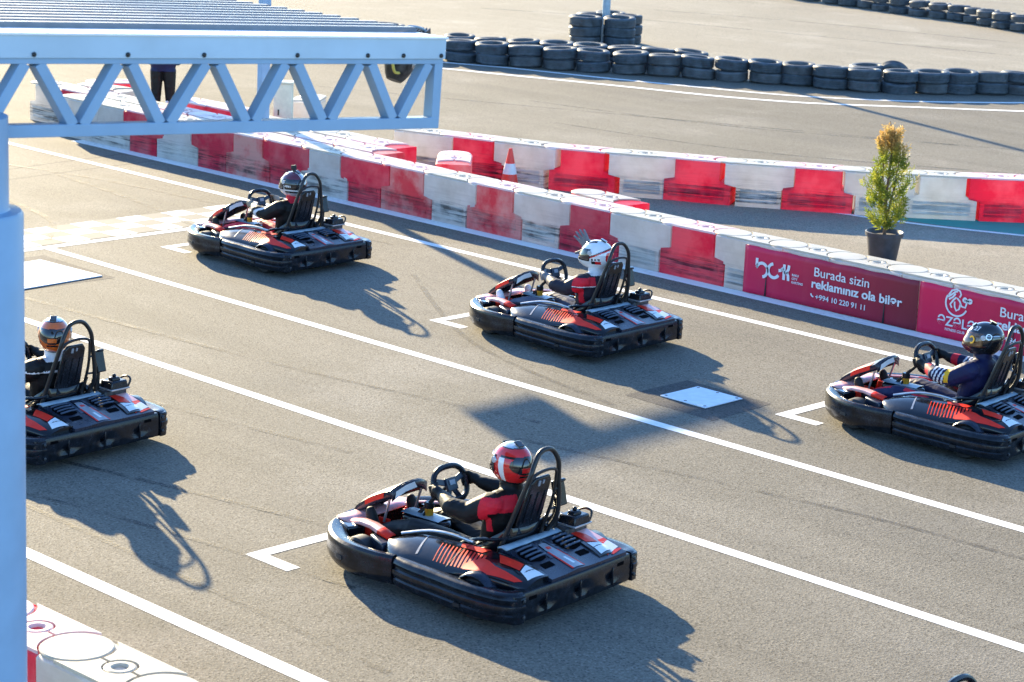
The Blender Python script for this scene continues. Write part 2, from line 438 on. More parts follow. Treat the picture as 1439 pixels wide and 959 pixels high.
strip('infield_edge_line', spline([(19.2, -22.4, 0), (17.4, -23.0, 0), (15.8, -23.41, 0), (14.42, -23.96, 0), (11.5, -25.35, 0)], 6) and [(p[0], p[1]) for p in spline([(19.2, -22.5, 0), (17.4, -23.05, 0), (15.8, -23.41, 0), (14.42, -23.96, 0), (11.5, -25.35, 0)], 6)], .1, .006, M['white_paint'])
LB = [(36, -27.2), (33, -28.7), (30.56, -29.68), (29.26, -30.27), (27.64, -30.75), (25.53, -31.5), (24.33, -32.0), (23.29, -32.79), (22.39, -33.78), (21.48, -35.25), (20.9, -36.5)]
LA = [(36, -26.3), (33, -27.7), (29.87, -29.01), (28.8, -29.39), (27.54, -29.85), (26.21, -30.3), (24.83, -30.75), (23.79, -31.28), (23.11, -31.82), (22.06, -32.95), (20.84, -34.23), (20, -35.3)]
for L_, wd in ((LB, .13), (LA, .15)):
    strip('track_edge_line', [(p[0], p[1]) for p in spline([(x, y, 0) for x, y in L_], 5)], wd, .005, M['white_paint'])
random.seed(3)
for pts, wd in ((((13.9, -8.6), (12.2, -9.0), (10.2, -9.3)), .05), (((14.6, -9.2), (12.4, -9.75), (11.2, -10.0)), .06), (((16, -8.7), (12, -8.62), (9, -8.5)), .05), (((19.5, -12.2), (15, -12.6), (12.2, -13.1)), .07),
                (((18.5, -11.0), (15.5, -10.9), (12.5, -11.3)), .07), (((24, -16.6), (21.4, -16.2), (18, -15.2)), .08), (((26, -16.2), (23, -16.9), (18.3, -17.1)), .07), (((17, -16.2), (14.5, -14.6), (12.2, -14.0)), .06),
                (((23.5, -15.2), (21.6, -14.8), (20.6, -14.1)), .08), (((12, -12.6), (9, -13.2), (6.5, -13.3)), .06), (((24, -25.8), (20, -26.5), (15, -29.5)), .08), (((26, -27.3), (22, -28.2), (17, -31)), .08), (((29, -25.3), (24, -27.5), (19, -29.8)), .07), (((38, -38), (34, -40), (26, -42)), .12), (((36, -42), (32, -43.5), (24, -45)), .1)):
    P = [(p[0], p[1]) for p in spline([(x, y, 0) for x, y in pts], 10)]
    strip('tyre_mark', P, wd, .0035, M['skid'])

# ------------------------------------------------------------------ plastic barrier blocks
PITCH = .74375
def tee(w_low, w_high, zs=.27, top=.535, r=.03):
    """side outline of a block: lower half-width, upper half-width, step height"""
    a, b = w_low / 2, w_high / 2
    return [(-a, 0), (a, 0), (a, zs - r if b > a else zs - .0), (b, zs + (.0 if b > a else r)), (b, top), (-b, top), (-b, zs + (.0 if b > a else r)), (-a, zs - r if b > a else zs)]
def block_mesh(broad_top, mat, name):
    lo, hi = (.578, .878) if broad_top else (.883, .583)
    mb = MB(); D = .215
    rows = []
    poly = tee(lo, hi)
    # hollow body: side outline swept through the thickness with rounded shoulders
    for y, k in ((-D, .965), (-D + .012, .99), (-D + .03, 1.), (D - .03, 1.), (D - .012, .99), (D, .965)):
        rows.append([(x * (1 if k == 1 else (1 - (1 - k) * .5)), y, z if 0 < z < .5 else (z * (1 - (1 - k) * .6) if z > 0 else .0)) for x, z in poly])
    mb.grid(rows, 0, True)
    n = len(poly)
    mb.add(rows[0], [tuple(range(n))]); mb.add(rows[-1], [tuple(range(n))[::-1]])
    # raised panel and two pressed ribs low on both faces
    for sy in (-1, 1):
        for zc, hh in ((.205, .03), (.075, .03)):
            mb.box((0, sy * (D + .001), zc), (lo * .8, .014, hh), mi=0)
        mb.box((0, sy * (D + .0), .14), (lo * .82, .006, .07), mi=0)
    return mb.mesh(name, mat, 30)
def top_mesh(mat, name):
    """moulded top: one big round cap over the joint, two half plates and a filler ring"""
    mb = MB(); h = PITCH / 2; rd, rc, z0, z1 = .205, .085, .531, .552
    mb.lathe([(.0, z0), (rd - .008, z0), (rd - .008, z1 - .006), (rd - .016, z1), (0, z1 + .003)], 30, Matrix.Translation((h, 0, 0)), False)
    for sy in (-1, 1):
        pts = []
        def arc(cx, r, a0, a1, k=8):
            for i in range(k + 1):
                a = a0 + (a1 - a0) * i / k; pts.append((cx + r * math.cos(a), sy * r * math.sin(a)))
        ro = rd + .012; e = math.asin(.010 / ro); f = math.asin(.203 / ro) if ro > .203 else PI / 2
        arc(-h, ro, f, e); 
        e2 = math.asin(.010 / (rc + .014)); arc(0, rc + .014, PI - e2, e2)
        arc(h, ro, PI - e, PI - f)
        mb.prism(pts if sy > 0 else pts[::-1], z0, z1)
    mb.lathe([(.035, z0), (rc, z0), (rc, z1 - .004), (rc - .01, z1), (.05, z1), (.04, z1 - .012), (.035, z1 - .012)], 20)
    return mb.mesh(name, mat, 18)
BM, TM = {}, {}
for c in ('white', 'red', 'pink'):
    for bt in (True, False): BM[c, bt] = block_mesh(bt, M['plastic_' + c], 'barrier_block_' + c)
    TM[c] = top_mesh(M['plastic_' + c], 'barrier_top_' + c)
M['top_white'] = plastic('white_barrier_top', (.62, .58, .49), (.52, .47, .38), .2, .3)
TOPW = top_mesh(M['top_white'], 'barrier_top_pale')
M['top_pink'] = plastic('bleached_red_barrier_top', (.8, .62, .62), (.8, .5, .48), .1, .3, fade=(.8, .74, .72))
TOPP = top_mesh(M['top_pink'], 'barrier_top_bleached')
def block(c, bt, x, y, rz, label, group, z=0., tp=None):
    t = thing('barrier_block', label, 'barrier', (x, y, z), rz, group)
    link('block_body', BM[c, bt], t); link('moulded_top', tp or (TOPW if c == 'white' else TOPP), t)
    return t
ORD = ['first', 'second', 'third', 'fourth', 'fifth', 'sixth', 'seventh', 'eighth', 'ninth', 'tenth', 'eleventh', 'twelfth', 'thirteenth', 'fourteenth', 'fifteenth', 'sixteenth', 'seventeenth', 'eighteenth', 'nineteenth', 'twentieth']
CN = {'white': 'white', 'red': 'red', 'pink': 'sun-bleached red'}
def shape(bt): return 'broad-topped' if bt else 'broad-footed'
# near wall: blocks alternate broad-topped and broad-footed. T bottoms span [a-.59, a], a = 25.11 - 1.4875 n
wallcols = {0: 'red', 1: 'red', 2: 'red', 3: 'red', 4: 'white', 5: 'white', 6: 'white', 7: 'white'}     # broad-topped, from the left
footcols = {-1: 'white', 0: 'white', 1: 'pink', 2: 'white', 3: 'pink', 4: 'pink', 5: 'red', 6: 'red'}
seq = []
for n in range(-1, 11):
    a = 25.11 - 2 * PITCH * n
    seq.append((a - .295, True, wallcols.get(n, 'white')))
    seq.append((a - .295 - PITCH, False, footcols.get(n, 'white')))
seq = [s for s in seq if s[0] < 26.35]
NW_Y = -18.735
left = [s for s in seq if s[0] > 14.2]; right = [s for s in seq if s[0] <= 14.2]
for i, (x, bt, c) in enumerate(left):
    k = len(left) - 1 - i
    block(c, bt, x, NW_Y + random.uniform(-.006, .006), R(random.uniform(-.25, .25)), f'{CN[c]} {shape(bt)} block of the near wall, {ORD[k]} left of the crimson banners', 'blocks of the near barrier wall')
for i, (x, bt, c) in enumerate(right):
    if x < 9.: continue
    block('white', bt, x, NW_Y, 0, f'white {shape(bt)} block covered by the crimson banners, {ORD[i]} from their left end', 'blocks of the near barrier wall')
# second and third rows piled behind the near wall
rowA = [('pink', True, 20.36, -19.21), ('red', False, 21.1, -19.2), ('white', True, 21.85, -19.2), ('white', False, 22.6, -19.2), ('pink', True, 23.35, -19.2), ('red', False, 24.09, -19.2), ('white', True, 24.83, -19.2), ('white', False, 25.58, -19.2), ('red', True, 26.32, -19.2), ('white', False, 27.06, -19.2)]
rowA = [(c, b, x + .68, y) for c, b, x, y in rowA]
for i, (c, bt, x, y) in enumerate(rowA):
    block(c, bt, x, y, R(random.uniform(-1, 1)), f'{CN[c]} {shape(bt)} block, second row behind the near wall, {ORD[i]} from the right', 'blocks piled behind the near wall')
rowB = [('red', True, 21.3, -19.66), ('white', False, 22.05, -19.67), ('red', True, 22.8, -19.68), ('white', False, 23.55, -19.7), ('red', True, 24.6, -19.95), ('red', False, 25.3, -19.93)]
for i, (c, bt, x, y) in enumerate(rowB):
    block(c, bt, x, y, R(random.uniform(-2, 2)), f'{CN[c]} {shape(bt)} block, third row behind the near wall, {ORD[i]} from the right', 'blocks piled behind the near wall')
block('white', True, 27.2, -19.7, R(8), 'white block at the far left corner of the barrier pile, behind the second row', 'blocks piled behind the near wall')
block('red', False, 27.65, -20.3, R(60), 'red block turned across the far end of the barrier pile', 'blocks piled behind the near wall')
block('pink', True, 19.9, -19.6, R(-46), 'separate sun-bleached red block behind the near wall, left of the orange cone', 'blocks piled behind the near wall')
block('red', True, 16.95, -19.2, R(-6), 'red block with cream top behind the near wall, right of the orange cone', 'blocks piled behind the near wall', tp=TOPW)
block('white', False, 24.85, -21.45, R(-55), 'pale block standing apart beside the cream cabinet beyond the barrier pile', 'blocks piled behind the near wall')
# far wall along a bent line
FW = [(26.2, -20.0), (24.4, -20.35), (22.4, -20.9), (21.4, -21.22), (20.49, -21.52), (19.93, -21.73), (19.21, -22.1), (18.73, -22.4), (17.95, -22.83), (17.51, -23.13), (16.73, -23.66), (16.29, -24.0), (15.72, -24.52), (15.31, -24.92), (14.6, -25.7), (12.5, -28.2)]
FP = spline([(x, y, 0) for x, y in FW], 8)
cum = [0.]
for a, b in zip(FP, FP[1:]): cum.append(cum[-1] + math.dist(a, b))
def along(s):
    for i in range(len(FP) - 1):
        if cum[i + 1] >= s:
            t = (s - cum[i]) / (cum[i + 1] - cum[i]); a, b = Vector(FP[i]), Vector(FP[i + 1]); p = a + (b - a) * t; d = b - a
            return p, math.atan2(d.y, d.x)
    return Vector(FP[-1]), 0.
def s_of(x):
    return min(range(len(FP)), key=lambda i: abs(FP[i][0] - x))
s0 = cum[s_of(17.73)]                          # centre of a broad-topped white block left of the plant
far = []
cf = {-13: 'white', -12: 'white', -11: 'white', -10: 'white', -9: 'white', -8: 'white', -7: 'white', -6: 'white', -5: 'red', -4: 'white', -3: 'red', -2: 'white', -1: 'red', 0: 'white', 1: 'red', 2: 'white', 3: 'white', 4: 'red', 5: 'red', 6: 'white', 7: 'red', 8: 'white'}
for k in range(-6, 9):
    s = s0 + k * PITCH * 1.0
    if s < 2.0 or s > cum[-1] - .4: continue
    p, a = along(s)
    n = Vector((-math.sin(a), math.cos(a), 0))
    side = 'left' if k < 2 else 'right'
    q = (1 - k) if k < 2 else (k - 2)
    lab = f'{CN[cf[k]]} {shape(k % 2 == 0)} block of the far wall, {ORD[q]} on the {side} of the potted conifer' if k != 2 else 'white broad-topped block of the far wall, hidden largely by the potted conifer'
    if k > 2: lab = f'{CN[cf[k]]} {shape(k % 2 == 0)} block of the far wall, {ORD[k - 3]} on the right of the potted conifer'
    block(cf[k], k % 2 == 0, p.x - n.x * .0 + math.sin(a) * .21 * -1 * -1, p.y - .0 - math.cos(a) * .21 * -1 * -1, a + PI, lab, 'blocks of the far barrier wall')

# ------------------------------------------------------------------ banners on the near wall
FONT = bpy.data.fonts.load('<builtin>') if False else None
def text_mesh(s, size, bold=0.):
    cu = bpy.data.curves.new('t', 'FONT'); cu.body = s; cu.size = size; cu.extrude = .0012; cu.offset = bold; cu.resolution_u = 4
    o = bpy.data.objects.new('t', cu); COL.objects.link(o)
    dg = bpy.context.evaluated_depsgraph_get(); me = bpy.data.meshes.new_from_object(o.evaluated_get(dg))
    bpy.data.objects.remove(o); bpy.data.curves.remove(cu)
    vs = [v.co.copy() for v in me.vertices]; fs = [tuple(p.vertices) for p in me.polygons]
    bpy.data.meshes.remove(me); return vs, fs
def stroke(mb, pts, w, z0=0., z1=.0024):
    P = [Vector((x, y)) for x, y in pts]; L, Q = [], []
    for i, p in enumerate(P):
        d = (P[min(i + 1, len(P) - 1)] - P[max(i - 1, 0)]).normalized(); n = Vector((-d.y, d.x)) * w / 2
        L.append(p + n); Q.append(p - n)
    for i in range(len(P) - 1): mb.prism([tuple(Q[i]), tuple(Q[i + 1]), tuple(L[i + 1]), tuple(L[i])], z0, z1)
def arcp(cx, cy, r, a0, a1, n=14, sy=1.): return [(cx + r * math.cos(R(a0 + (a1 - a0) * i / n)), cy + sy * r * math.sin(R(a0 + (a1 - a0) * i / n))) for i in range(n + 1)]
BZ0, BZ1 = .008, .51
def banner(x0, x1, label, cols):
    """x0 is the end nearer the start line (left in the photo); face towards the track"""
    L = x0 - x1
    t = thing('advertising_banner', label, 'banner', (x0, NW_Y + .2355, 0), PI, 'banners tied along the near wall')
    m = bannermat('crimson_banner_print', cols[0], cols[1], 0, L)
    rows = []
    n = 40
    for k in range(n + 1):
        x = L * k / n; dy = .004 * math.sin(k * 1.3) + .003 * math.sin(k * .45 + 1)
        rows.append([(x, -abs(dy) - .004, BZ0 + (BZ1 - BZ0) * j / 8 + (.004 * math.sin(k * .8) if j == 8 else 0)) for j in range(9)])
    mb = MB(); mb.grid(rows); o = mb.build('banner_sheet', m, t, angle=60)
    so = o.modifiers.new('thickness', 'SOLIDIFY'); so.thickness = .002; so.offset = 0
    for xs_ in ((.3, 1.785) if x0 > 13 else (1.09,)):
        mb = MB(); mb.add([(xs_ - .003, -.0135, .25), (xs_ + .004, -.0135, .25), (xs_ + .012, -.0135, .012), (xs_ - .012, -.0135, .012)], [(0, 1, 2, 3)]); q_ = mb.build('torn_slit', M['matte_black'], t); s_ = q_.modifiers.new('thickness', 'SOLIDIFY'); s_.thickness = .001
    return t
# local x of the banner runs to the right in the photo (object is turned by 180 degrees), local -y faces the track
RX = Matrix.Rotation(R(90), 4, 'X')
def put_text(mb, s, x, z, size, bold=0., wide=1.):
    vs, fs = text_mesh(s, size, bold); vs = [Vector((v.x * wide, v.y, v.z)) for v in vs]
    mb.add([Vector((x, -.0165, z)) + (RX @ v) for v in vs], fs)
def put_strokes(mb, strokes, x, z, k, w):
    tmp = MB()
    for s in strokes: stroke(tmp, [(a * k, b * k) for a, b in s], w)
    mb.add([Vector((x, -.0145, z)) + (RX @ Vector(v)) for v in tmp.v], tmp.f)
def slogan(b, x):
    mb = MB(); put_text(mb, 'Burada sizin', x + .02, .335, .132, .0006, 1.09)
    put_text(mb, 'reklamınız ola bilər', x, .215, .125, .003, 1.14); mb.build('lettering', M['banner_white'], b)
    mb = MB(); put_strokes(mb, [arcp(.6, .75, .5, 180, 275, 8)], x + .0, .105, .06, .014); mb.build('telephone_symbol', M['banner_white'], b)
    mb = MB(); put_text(mb, '+994 10 220 91 11', x + .06, .1, .075, .0008, 1.1); mb.build('lettering', M['banner_white'], b)
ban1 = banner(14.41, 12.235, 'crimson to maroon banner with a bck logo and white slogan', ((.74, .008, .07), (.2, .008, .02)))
mb = MB()
b_ = [[(0, 1.), (0, .55)], [(0, .5)] + arcp(.42, .32, .42, 165, -80, 16)]
c_ = [arcp(1.32, .42, .42, 100, 330, 16)]
k_ = [[(2.1, .95), (2.1, 0)], arcp(1.65, .95, .45, -85, 0, 8)[:6], [(2.1, .45), (2.3, .5), (2.42, .7), (2.45, .95)], [(2.3, .5), (2.42, .3), (2.45, 0)]]
put_strokes(mb, b_ + c_ + k_, .17, .225, .17, .032); mb.build('logo', M['banner_white'], ban1); mb = MB()
for i, s in enumerate(('BAKU', 'CITY', 'KARTING')): put_text(mb, s, .63, .285 - i * .038, .034, .0004)
mb.build('lettering', M['banner_white'], ban1); slogan(ban1, .88)
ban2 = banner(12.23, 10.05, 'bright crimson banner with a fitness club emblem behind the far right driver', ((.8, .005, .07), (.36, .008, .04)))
mb = MB()
g = [arcp(.5, .5, .48, 150, 335, 22), [(.12, .75), (.25, .95), (.45, 1.02), (.6, .98), (.66, .85), (.6, .74)], [(.1, .68), (.28, .82), (.4, .92), (.5, .95)], [(.15, .6), (.3, .7), (.42, .85)], [(.46, .72), (.34, .6), (.22, .42), (.3, .3)], [(.5, .7), (.62, .6), (.72, .42), (.88, .4), (.95, .66)], [(.4, .55), (.42, .35), (.5, .22), (.62, .3), (.66, .5)], [(.84, .68), (1.06, .66)]]
put_strokes(mb, g, .31, .24, .26, .017)
put_strokes(mb, [arcp(.84, .68, .07, 0, 360, 10), arcp(1.06, .67, .07, 0, 360, 10)], .31, .24, .26, .02)
mb.build('emblem', M['banner_white'], ban2); mb = MB()
put_text(mb, 'ƏZƏLƏ', .235, .135, .13, .002)
put_text(mb, 'FITNESS CLUB', .33, .085, .036, .0003)
mb.build('lettering', M['banner_white'], ban2); slogan(ban2, .9)

# ------------------------------------------------------------------ tyres
def tyre_mesh(name, mat, r=.325, wd=.2):
    h = wd / 2
    prof = [(r * .62, -h * .62), (r * .66, -h * .9), (r * .8, -h), (r * .93, -h * .93), (r * .985, -h * .74)]
    for z in (-.52, -.2, .12, .44): prof += [(r, h * (z - .06)), (r, h * (z + .1)), (r - .009, h * (z + .13)), (r - .009, h * (z + .17))]
    prof += [(r, h * .66), (r * .985, h * .76), (r * .93, h * .93), (r * .8, h), (r * .66, h * .9), (r * .62, h * .62), (r * .66, 0)]
    mb = MB(); mb.lathe(prof, 36); return mb.mesh(name, mat, 50)
TY = [tyre_mesh('tyre', M['old_tyre']), tyre_mesh('tyre', M['old_tyre_b'], .31, .19), tyre_mesh('tyre', M['old_tyre'], .33, .205)]
def tyre(x, y, z, label, group, k=None, rot=None, sc=1.):
    o = link('tyre', TY[random.randrange(3) if k is None else k]); o.location = (x, y, z); q_ = sc * random.uniform(.95, 1.04); o.scale = (q_, q_, sc * random.uniform(.95, 1.03))
    o.rotation_euler = rot or (R(random.uniform(-4, 4)), R(random.uniform(-4, 4)), random.uniform(0, 6))
    return tag(o, label, 'tyre', group)
random.seed(11)
front = [(32.6, -28.75), (31.9, -29.15), (31.1, -29.55), (30.35, -29.95), (29.72, -30.15), (29.17, -30.5), (28.6, -30.82), (28.08, -31.18), (27.52, -31.55), (26.99, -31.9), (26.48, -32.25), (25.93, -32.6), (25.42, -32.93), (24.92, -33.25), (24.31, -33.42), (23.78, -33.68), (23.3, -34.1), (22.97, -34.6), (22.67, -35.1), (22.36, -35.6), (22.07, -36.1), (21.75, -36.6)]
ux, uy = .707, -.707                               # away from the camera
for i, (x, y) in enumerate(front):
    k = len(front) - 1 - i
    for j, nm in ((0, 'lower'), (1, 'upper')):
        tyre(x + ux * .3 + random.uniform(-.02, .02), y + uy * .3 + random.uniform(-.02, .02), .1 + .203 * j, f'{nm} tyre of the {ORD[k] if k < 20 else "twenty-first" if k == 20 else "twenty-second"} stack from the right, front of long tyre row', 'tyres in the front row of the long tyre wall')
back = [front[i] for i in (0, 1, 3, 4, 5, 6, 7, 8, 9, 10)]
for i, (x, y) in enumerate(back):
    k = len(back) - 1 - i
    for j, nm in ((0, 'lower'), (1, 'upper')):
        tyre(x + .25 + ux * .95, y - .35 + uy * .75, .1 + .203 * j, f'{nm} tyre of the {ORD[k]} stack from the right, back of long tyre row', 'tyres in the back row of the long tyre wall')
tyre(33.3, -30.85, .1, 'lower tyre of the lone stack seen above the right end of the truss', 'tyres in the back row of the long tyre wall')
tyre(33.32, -30.86, .31, 'upper tyre of the lone stack seen above the right end of the truss', 'tyres in the back row of the long tyre wall')
tyre(24.35, -34.5, .1, 'lower tyre of the lone stack behind the right half of the tyre row', 'tyres in the back row of the long tyre wall')
tyre(24.37, -34.52, .3, 'middle tyre of the lone stack behind the right half of the tyre row', 'tyres in the back row of the long tyre wall')
tyre(24.0, -34.8, .17, 'tyre standing tilted behind the right half of the tyre row', 'tyres in the back row of the long tyre wall', 0, (R(72), 0, R(35)))
up_row = [(36.6, -48.2), (35.85, -48.1), (35.1, -48.0), (34.5, -47.92), (33.9, -47.85), (33.35, -47.75), (32.7, -47.55), (32.09, -47.51), (31.47, -47.48), (30.88, -47.42), (30.35, -47.3), (29.85, -47.1), (29.27, -46.88), (28.7, -46.75), (28.1, -46.6)]
for i, (x, y) in enumerate(up_row):
    k = len(up_row) - 1 - i
    for j, nm in ((0, 'lower'), (1, 'upper')):
        tyre(x + ux * .2, y + uy * .2, .1 + .2 * j, f'{nm} dusty tyre of the {ORD[k]} stack from the right, farthest tyre row', 'tyres in the farthest tyre row', 1 if i % 3 else 0, None, .86)
px, py = 31.35, -35.15
for i, (dx, dy, n, nm) in enumerate(((-.42, .1, 3, 'left front'), (.05, .62, 3, 'left rear'), (-.05, -.55, 3, 'right front'), (.5, -.1, 3, 'rear'), (.42, -.55, 3, 'right rear'))):
    for j in range(n):
        tyre(px + dx, py + dy - .0, .1 + .2 * j, f'{("bottom", "middle", "top")[j]} tyre of the {nm} stack round the foot of the lamp pole', 'tyres stacked round the lamp pole', None, None, 1.02)

# ------------------------------------------------------------------ poles, start light, cabinet, cones, plant
t = thing('lamp_pole', 'grey galvanised pole rising out of the stacked tyres', 'pole', (px + .1, py - .05, 0))
MB().lathe([(.085, 0), (.08, 2.5), (.07, 7.5), (0, 7.5)], 20, None, False).build('pole_shaft', M['steel'], t)
MB().box((0, 0, .01), (.3, .3, .02)).build('base_plate', M['steel'], t, .004)
MB().bar((0, 0, 7.4), (-1.2, .6, 7.6), .06, .06).bar((-1.0, .5, 7.57), (-1.6, .8, 7.62), .22, .07).build('lamp_head', M['steel'], t, .01)
t = thing('start_light_gantry', 'pale blue post behind the near wall, seen through the blue truss', 'post', (23.44, -19.53, 0))
t.location = (23.62, -19.62, 0)
MB().box((0, 0, 2.04), (.11, .14, 4.08)).build('post', M['gantry_blue'], t, .01)
MB().box((0, .95, 4.0), (.12, 2.0, .16)).build('cantilever_arm', M['gantry_blue'], t, .01)
MB().box((0, 2.2, 3.84), (.14, .85, .5)).build('light_box', M['matte_black'], t, .01)
mb = MB()
for i in range(5): mb = MB(); mb.lathe([(0, 0), (.055, 0), (.055, .02), (0, .035)], 14, Matrix.Translation((-.07, 1.88 + i * .16, 3.86)) @ Matrix.Rotation(R(-90), 4, 'Y'), False); mb.build('lens', M['lamp_red'], t)
t = thing('cabinet', 'narrow cream metal cabinet beyond the barrier pile', 'cabinet', (24.3, -20.55, 0), R(-45))
MB().box((0, 0, .45), (.2, .26, .9)).build('cabinet_body', M['cream'], t, .01)
MB().box((0, 0, .915), (.23, .29, .025)).build('cabinet_lid', M['cream'], t, .005)
MB().box((-.103, .06, .5), (.012, .02, .08)).build('latch', M['black_metal'], t)
def cone(x, y, h, label, c):
    t = thing('traffic_cone', label, 'traffic cone', (x, y, 0), 0)
    b = h * .26; f = lambda z: b * .78 * (1 - z / h) + .022 * h / .55
    MB().prism([(a * b, c_ * b) for a, c_ in ((-1, -.8), (-.8, -1), (.8, -1), (1, -.8), (1, .8), (.8, 1), (-.8, 1), (-1, .8))], 0, .025).build('foot', c, t, .006)
    MB().lathe([(f(.02), .024), (f(h * .4), h * .4), (f(h), h), (f(h) * .6, h + .004), (0, h + .004)], 24, None, False).build('cone_body', c, t)
    MB().lathe([(f(h * .42) + .003, h * .42), (f(h * .66) + .003, h * .66), (f(h * .66) - .004, h * .66 + .001), (f(h * .42) - .004, h * .42 - .001)], 24).build('reflective_band', M['cone_white'], t)
cone(20.02, -20.72, .56, 'orange traffic cone with a white band between the two barrier walls', M['cone_orange'])
cone(25.9, -19.75, .5, 'pale cone in the barrier pile by the legs of the standing person', M['cone_white'])
# potted conifer
t = thing('potted_conifer', 'yellow-green conifer with a browned tip in a dark grey pot', 'potted plant', (14.5, -21.12, 0))
MB().lathe([(0, 0), (.15, 0), (.155, .01), (.195, .30), (.215, .30), (.218, .345), (.205, .35), (.19, .335), (.18, .30), (0, .30)], 28, None, False).build('pot', M['pot'], t)
MB().lathe([(0, .315), (.12, .312), (.186, .302), (0, .302)], 20, None, False).build('soil', M['soil'], t)
mb = MB(); mb.tube([(0, 0, .3), (.01, .01, .8), (-.01, 0, 1.2), (.01, .01, 1.5), (.03, .02, 1.6)], [.02, .016, .011, .006, .003], 8)
mb.tube([(0, 0, .5), (.05, .04, .9), (.07, .05, 1.3)], [.014, .01, .004], 6); mb.tube([(0, 0, .45), (-.06, -.03, .85), (-.08, -.05, 1.15)], [.014, .01, .004], 6)
mb.build('trunk', M['bark'], t)
random.seed(5); mb = MB()
for i in range(650):
    u = random.random(); z = .36 + 1.12 * u ** .9
    rad = (.24 * math.sin(min(1, (z - .28) / .42) * PI / 2) * (1 - .0 * u)) * (1 if z < .85 else max(.12, 1 - ((z - .85) / .76) ** .9 * .95))
    a = random.uniform(0, 2 * PI); lob = .95 + .36 * math.sin(a * 3 + z * 9) + .2 * math.sin(a * 2 - z * 14)
    rr = .9 * rad * lob * math.sqrt(random.uniform(.12, 1))
    p = Vector((rr * math.cos(a), rr * math.sin(a), z))
    d = Vector((math.cos(a) * random.uniform(.3, 1.1), math.sin(a) * random.uniform(.3, 1.1), random.uniform(.7, 1.5))).normalized()
    ln = random.uniform(.07, .16) * (.8 if z > 1.3 else 1)
    sd_ = d.cross(Vector((random.uniform(-1, 1), random.uniform(-1, 1), random.uniform(-1, 1)))).normalized()
    for q in range(6):                             # a feathery spray: short scale-leaf twigs either side of a stem
        b0 = p + d * ln * q / 6; sg = 1 if q % 2 else -1
        dd = (d + sd_ * sg * .9 + Vector((random.uniform(-.3, .3),) * 3)).normalized(); l2 = ln * (.55 - .05 * q); w2 = .0042
        wv = dd.cross(d).normalized().cross(dd) * w2 * 1.2
        mb.add([b0 - wv, b0 + dd * l2 * .5 - wv * 1.3, b0 + dd * l2, b0 + dd * l2 * .5 + wv * 1.3, b0 + wv], [(0, 1, 2, 3, 4)])
    wv = sd_ * .004; mb.add([p - wv, p + d * ln * 1.15, p + wv], [(0, 1, 2)])
mb.build('foliage', M['needles'], t)

# ------------------------------------------------------------------ blue truss canopy at the left edge
P0 = Vector((8, -7.76, 3.81)); ax = Vector((.06000546, .99709074, .04700428)); bx = Vector((0, -.0470816, .998891)); nx = ax.cross(bx)   # along, up, towards -? (away)
def T(s, h, d=0.): return P0 + ax * s - bx * h + nx * d
g = thing('truss_canopy', 'light blue steel truss canopy on a round column at the left edge', 'canopy', (8.12, -5.125, 0))
def gpart(name, mb, mat, bev=0.004):
    mb.v = [tuple(Vector(v) - Vector(g.location)) for v in mb.v]
    return mb.build(name, mat, g, bev)
LN = 3.6
mb = MB(); mb.bar(T(-.004, .049, -.03), T(LN, .049, -.03), .012, .098, bx); gpart('fascia', mb, M['fascia'], .002)
mb = MB(); mb.bar(T(-.01, -.004, .07), T(LN, -.004, .07), .23, .01, bx); gpart('top_flashing', mb, M['flashing'], .002)
mb = MB(); mb.bar(T(0, .111, .01), T(LN, .111, .01), .072, .026, bx); gpart('top_chord', mb, M['gantry_blue'], .003)
mb = MB(); mb.bar(T(0, .412, .01), T(LN, .407, .01), .072, .054, bx); gpart('bottom_chord', mb, M['gantry_blue'], .003)
mb = MB(); mb.bar(T(.024, .12, .008), T(.024, .39, .008), .066, .05, ax); gpart('end_post', mb, M['gantry_blue'], .003)
tops = [.049, .475, .913, 1.354, 1.815, 2.276, 2.74, 3.2]; bots = [.264, .69, 1.13, 1.595, 2.041, 2.5, 2.96]
for i, b in enumerate(bots):
    for a, o_ in ((tops[i], .02), (tops[i + 1], -.02)):
        bb = b - .024 if a < b else b + .024
        aa = a + .034 if a < b else a - .034
        mb = MB(); mb.bar(T(aa, .122, .008), T(bb, .388, .008), .066, .05, ax); gpart('brace', mb, M['gantry_blue'], .003)
for s in (.026, .264, .483, .899, 1.418, 1.817, 2.281):
    mb = MB(); mt = Matrix.Translation(T(s, .082, -.036)) @ Matrix.Rotation(R(-90), 4, 'Y')
    mb.lathe([(0, 0), (.011, 0), (.011, .006), (.006, .01), (0, .01)], 10, mt, False); gpart('bolt', mb, M['black_metal'], 0)
# ribbed roof sheet running away from the fascia, ribs parallel to the truss
rows = []; x = 0.16; prof = []
while x < 4.2:
    prof += [(x, .0), (x + .035, 0.0), (x + .047, .026), (x + .085, .026), (x + .097, 0.)]; x += .14
for s in (-.02, 1.2, 2.4, 3.6): rows.append([T(s + .0, -h - .006, 0) + Vector((d, 0, 0)) + Vector((0, -.012 * 0, .004 * d)) for d, h in prof])
mb = MB(); mb.grid(rows); o = gpart('roof_sheet', mb, M['roof_sheet'], 0)
so = o.modifiers.new('thickness', 'SOLIDIFY'); so.thickness = .004; so.offset = -1
mb = MB()
for d in (1.2, 2.5, 3.9): mb = MB(); mb.bar(T(0, .07, d), T(LN, .07, d), .06, .08, bx); gpart('purlin', mb, M['gantry_blue'])
mb = MB()
for s in (.05, 1.6, 3.2): mb = MB(); mb.bar(T(s, .07, .04), T(s, .07, 4.1), .06, .08, bx); gpart('rafter', mb, M['gantry_blue'])
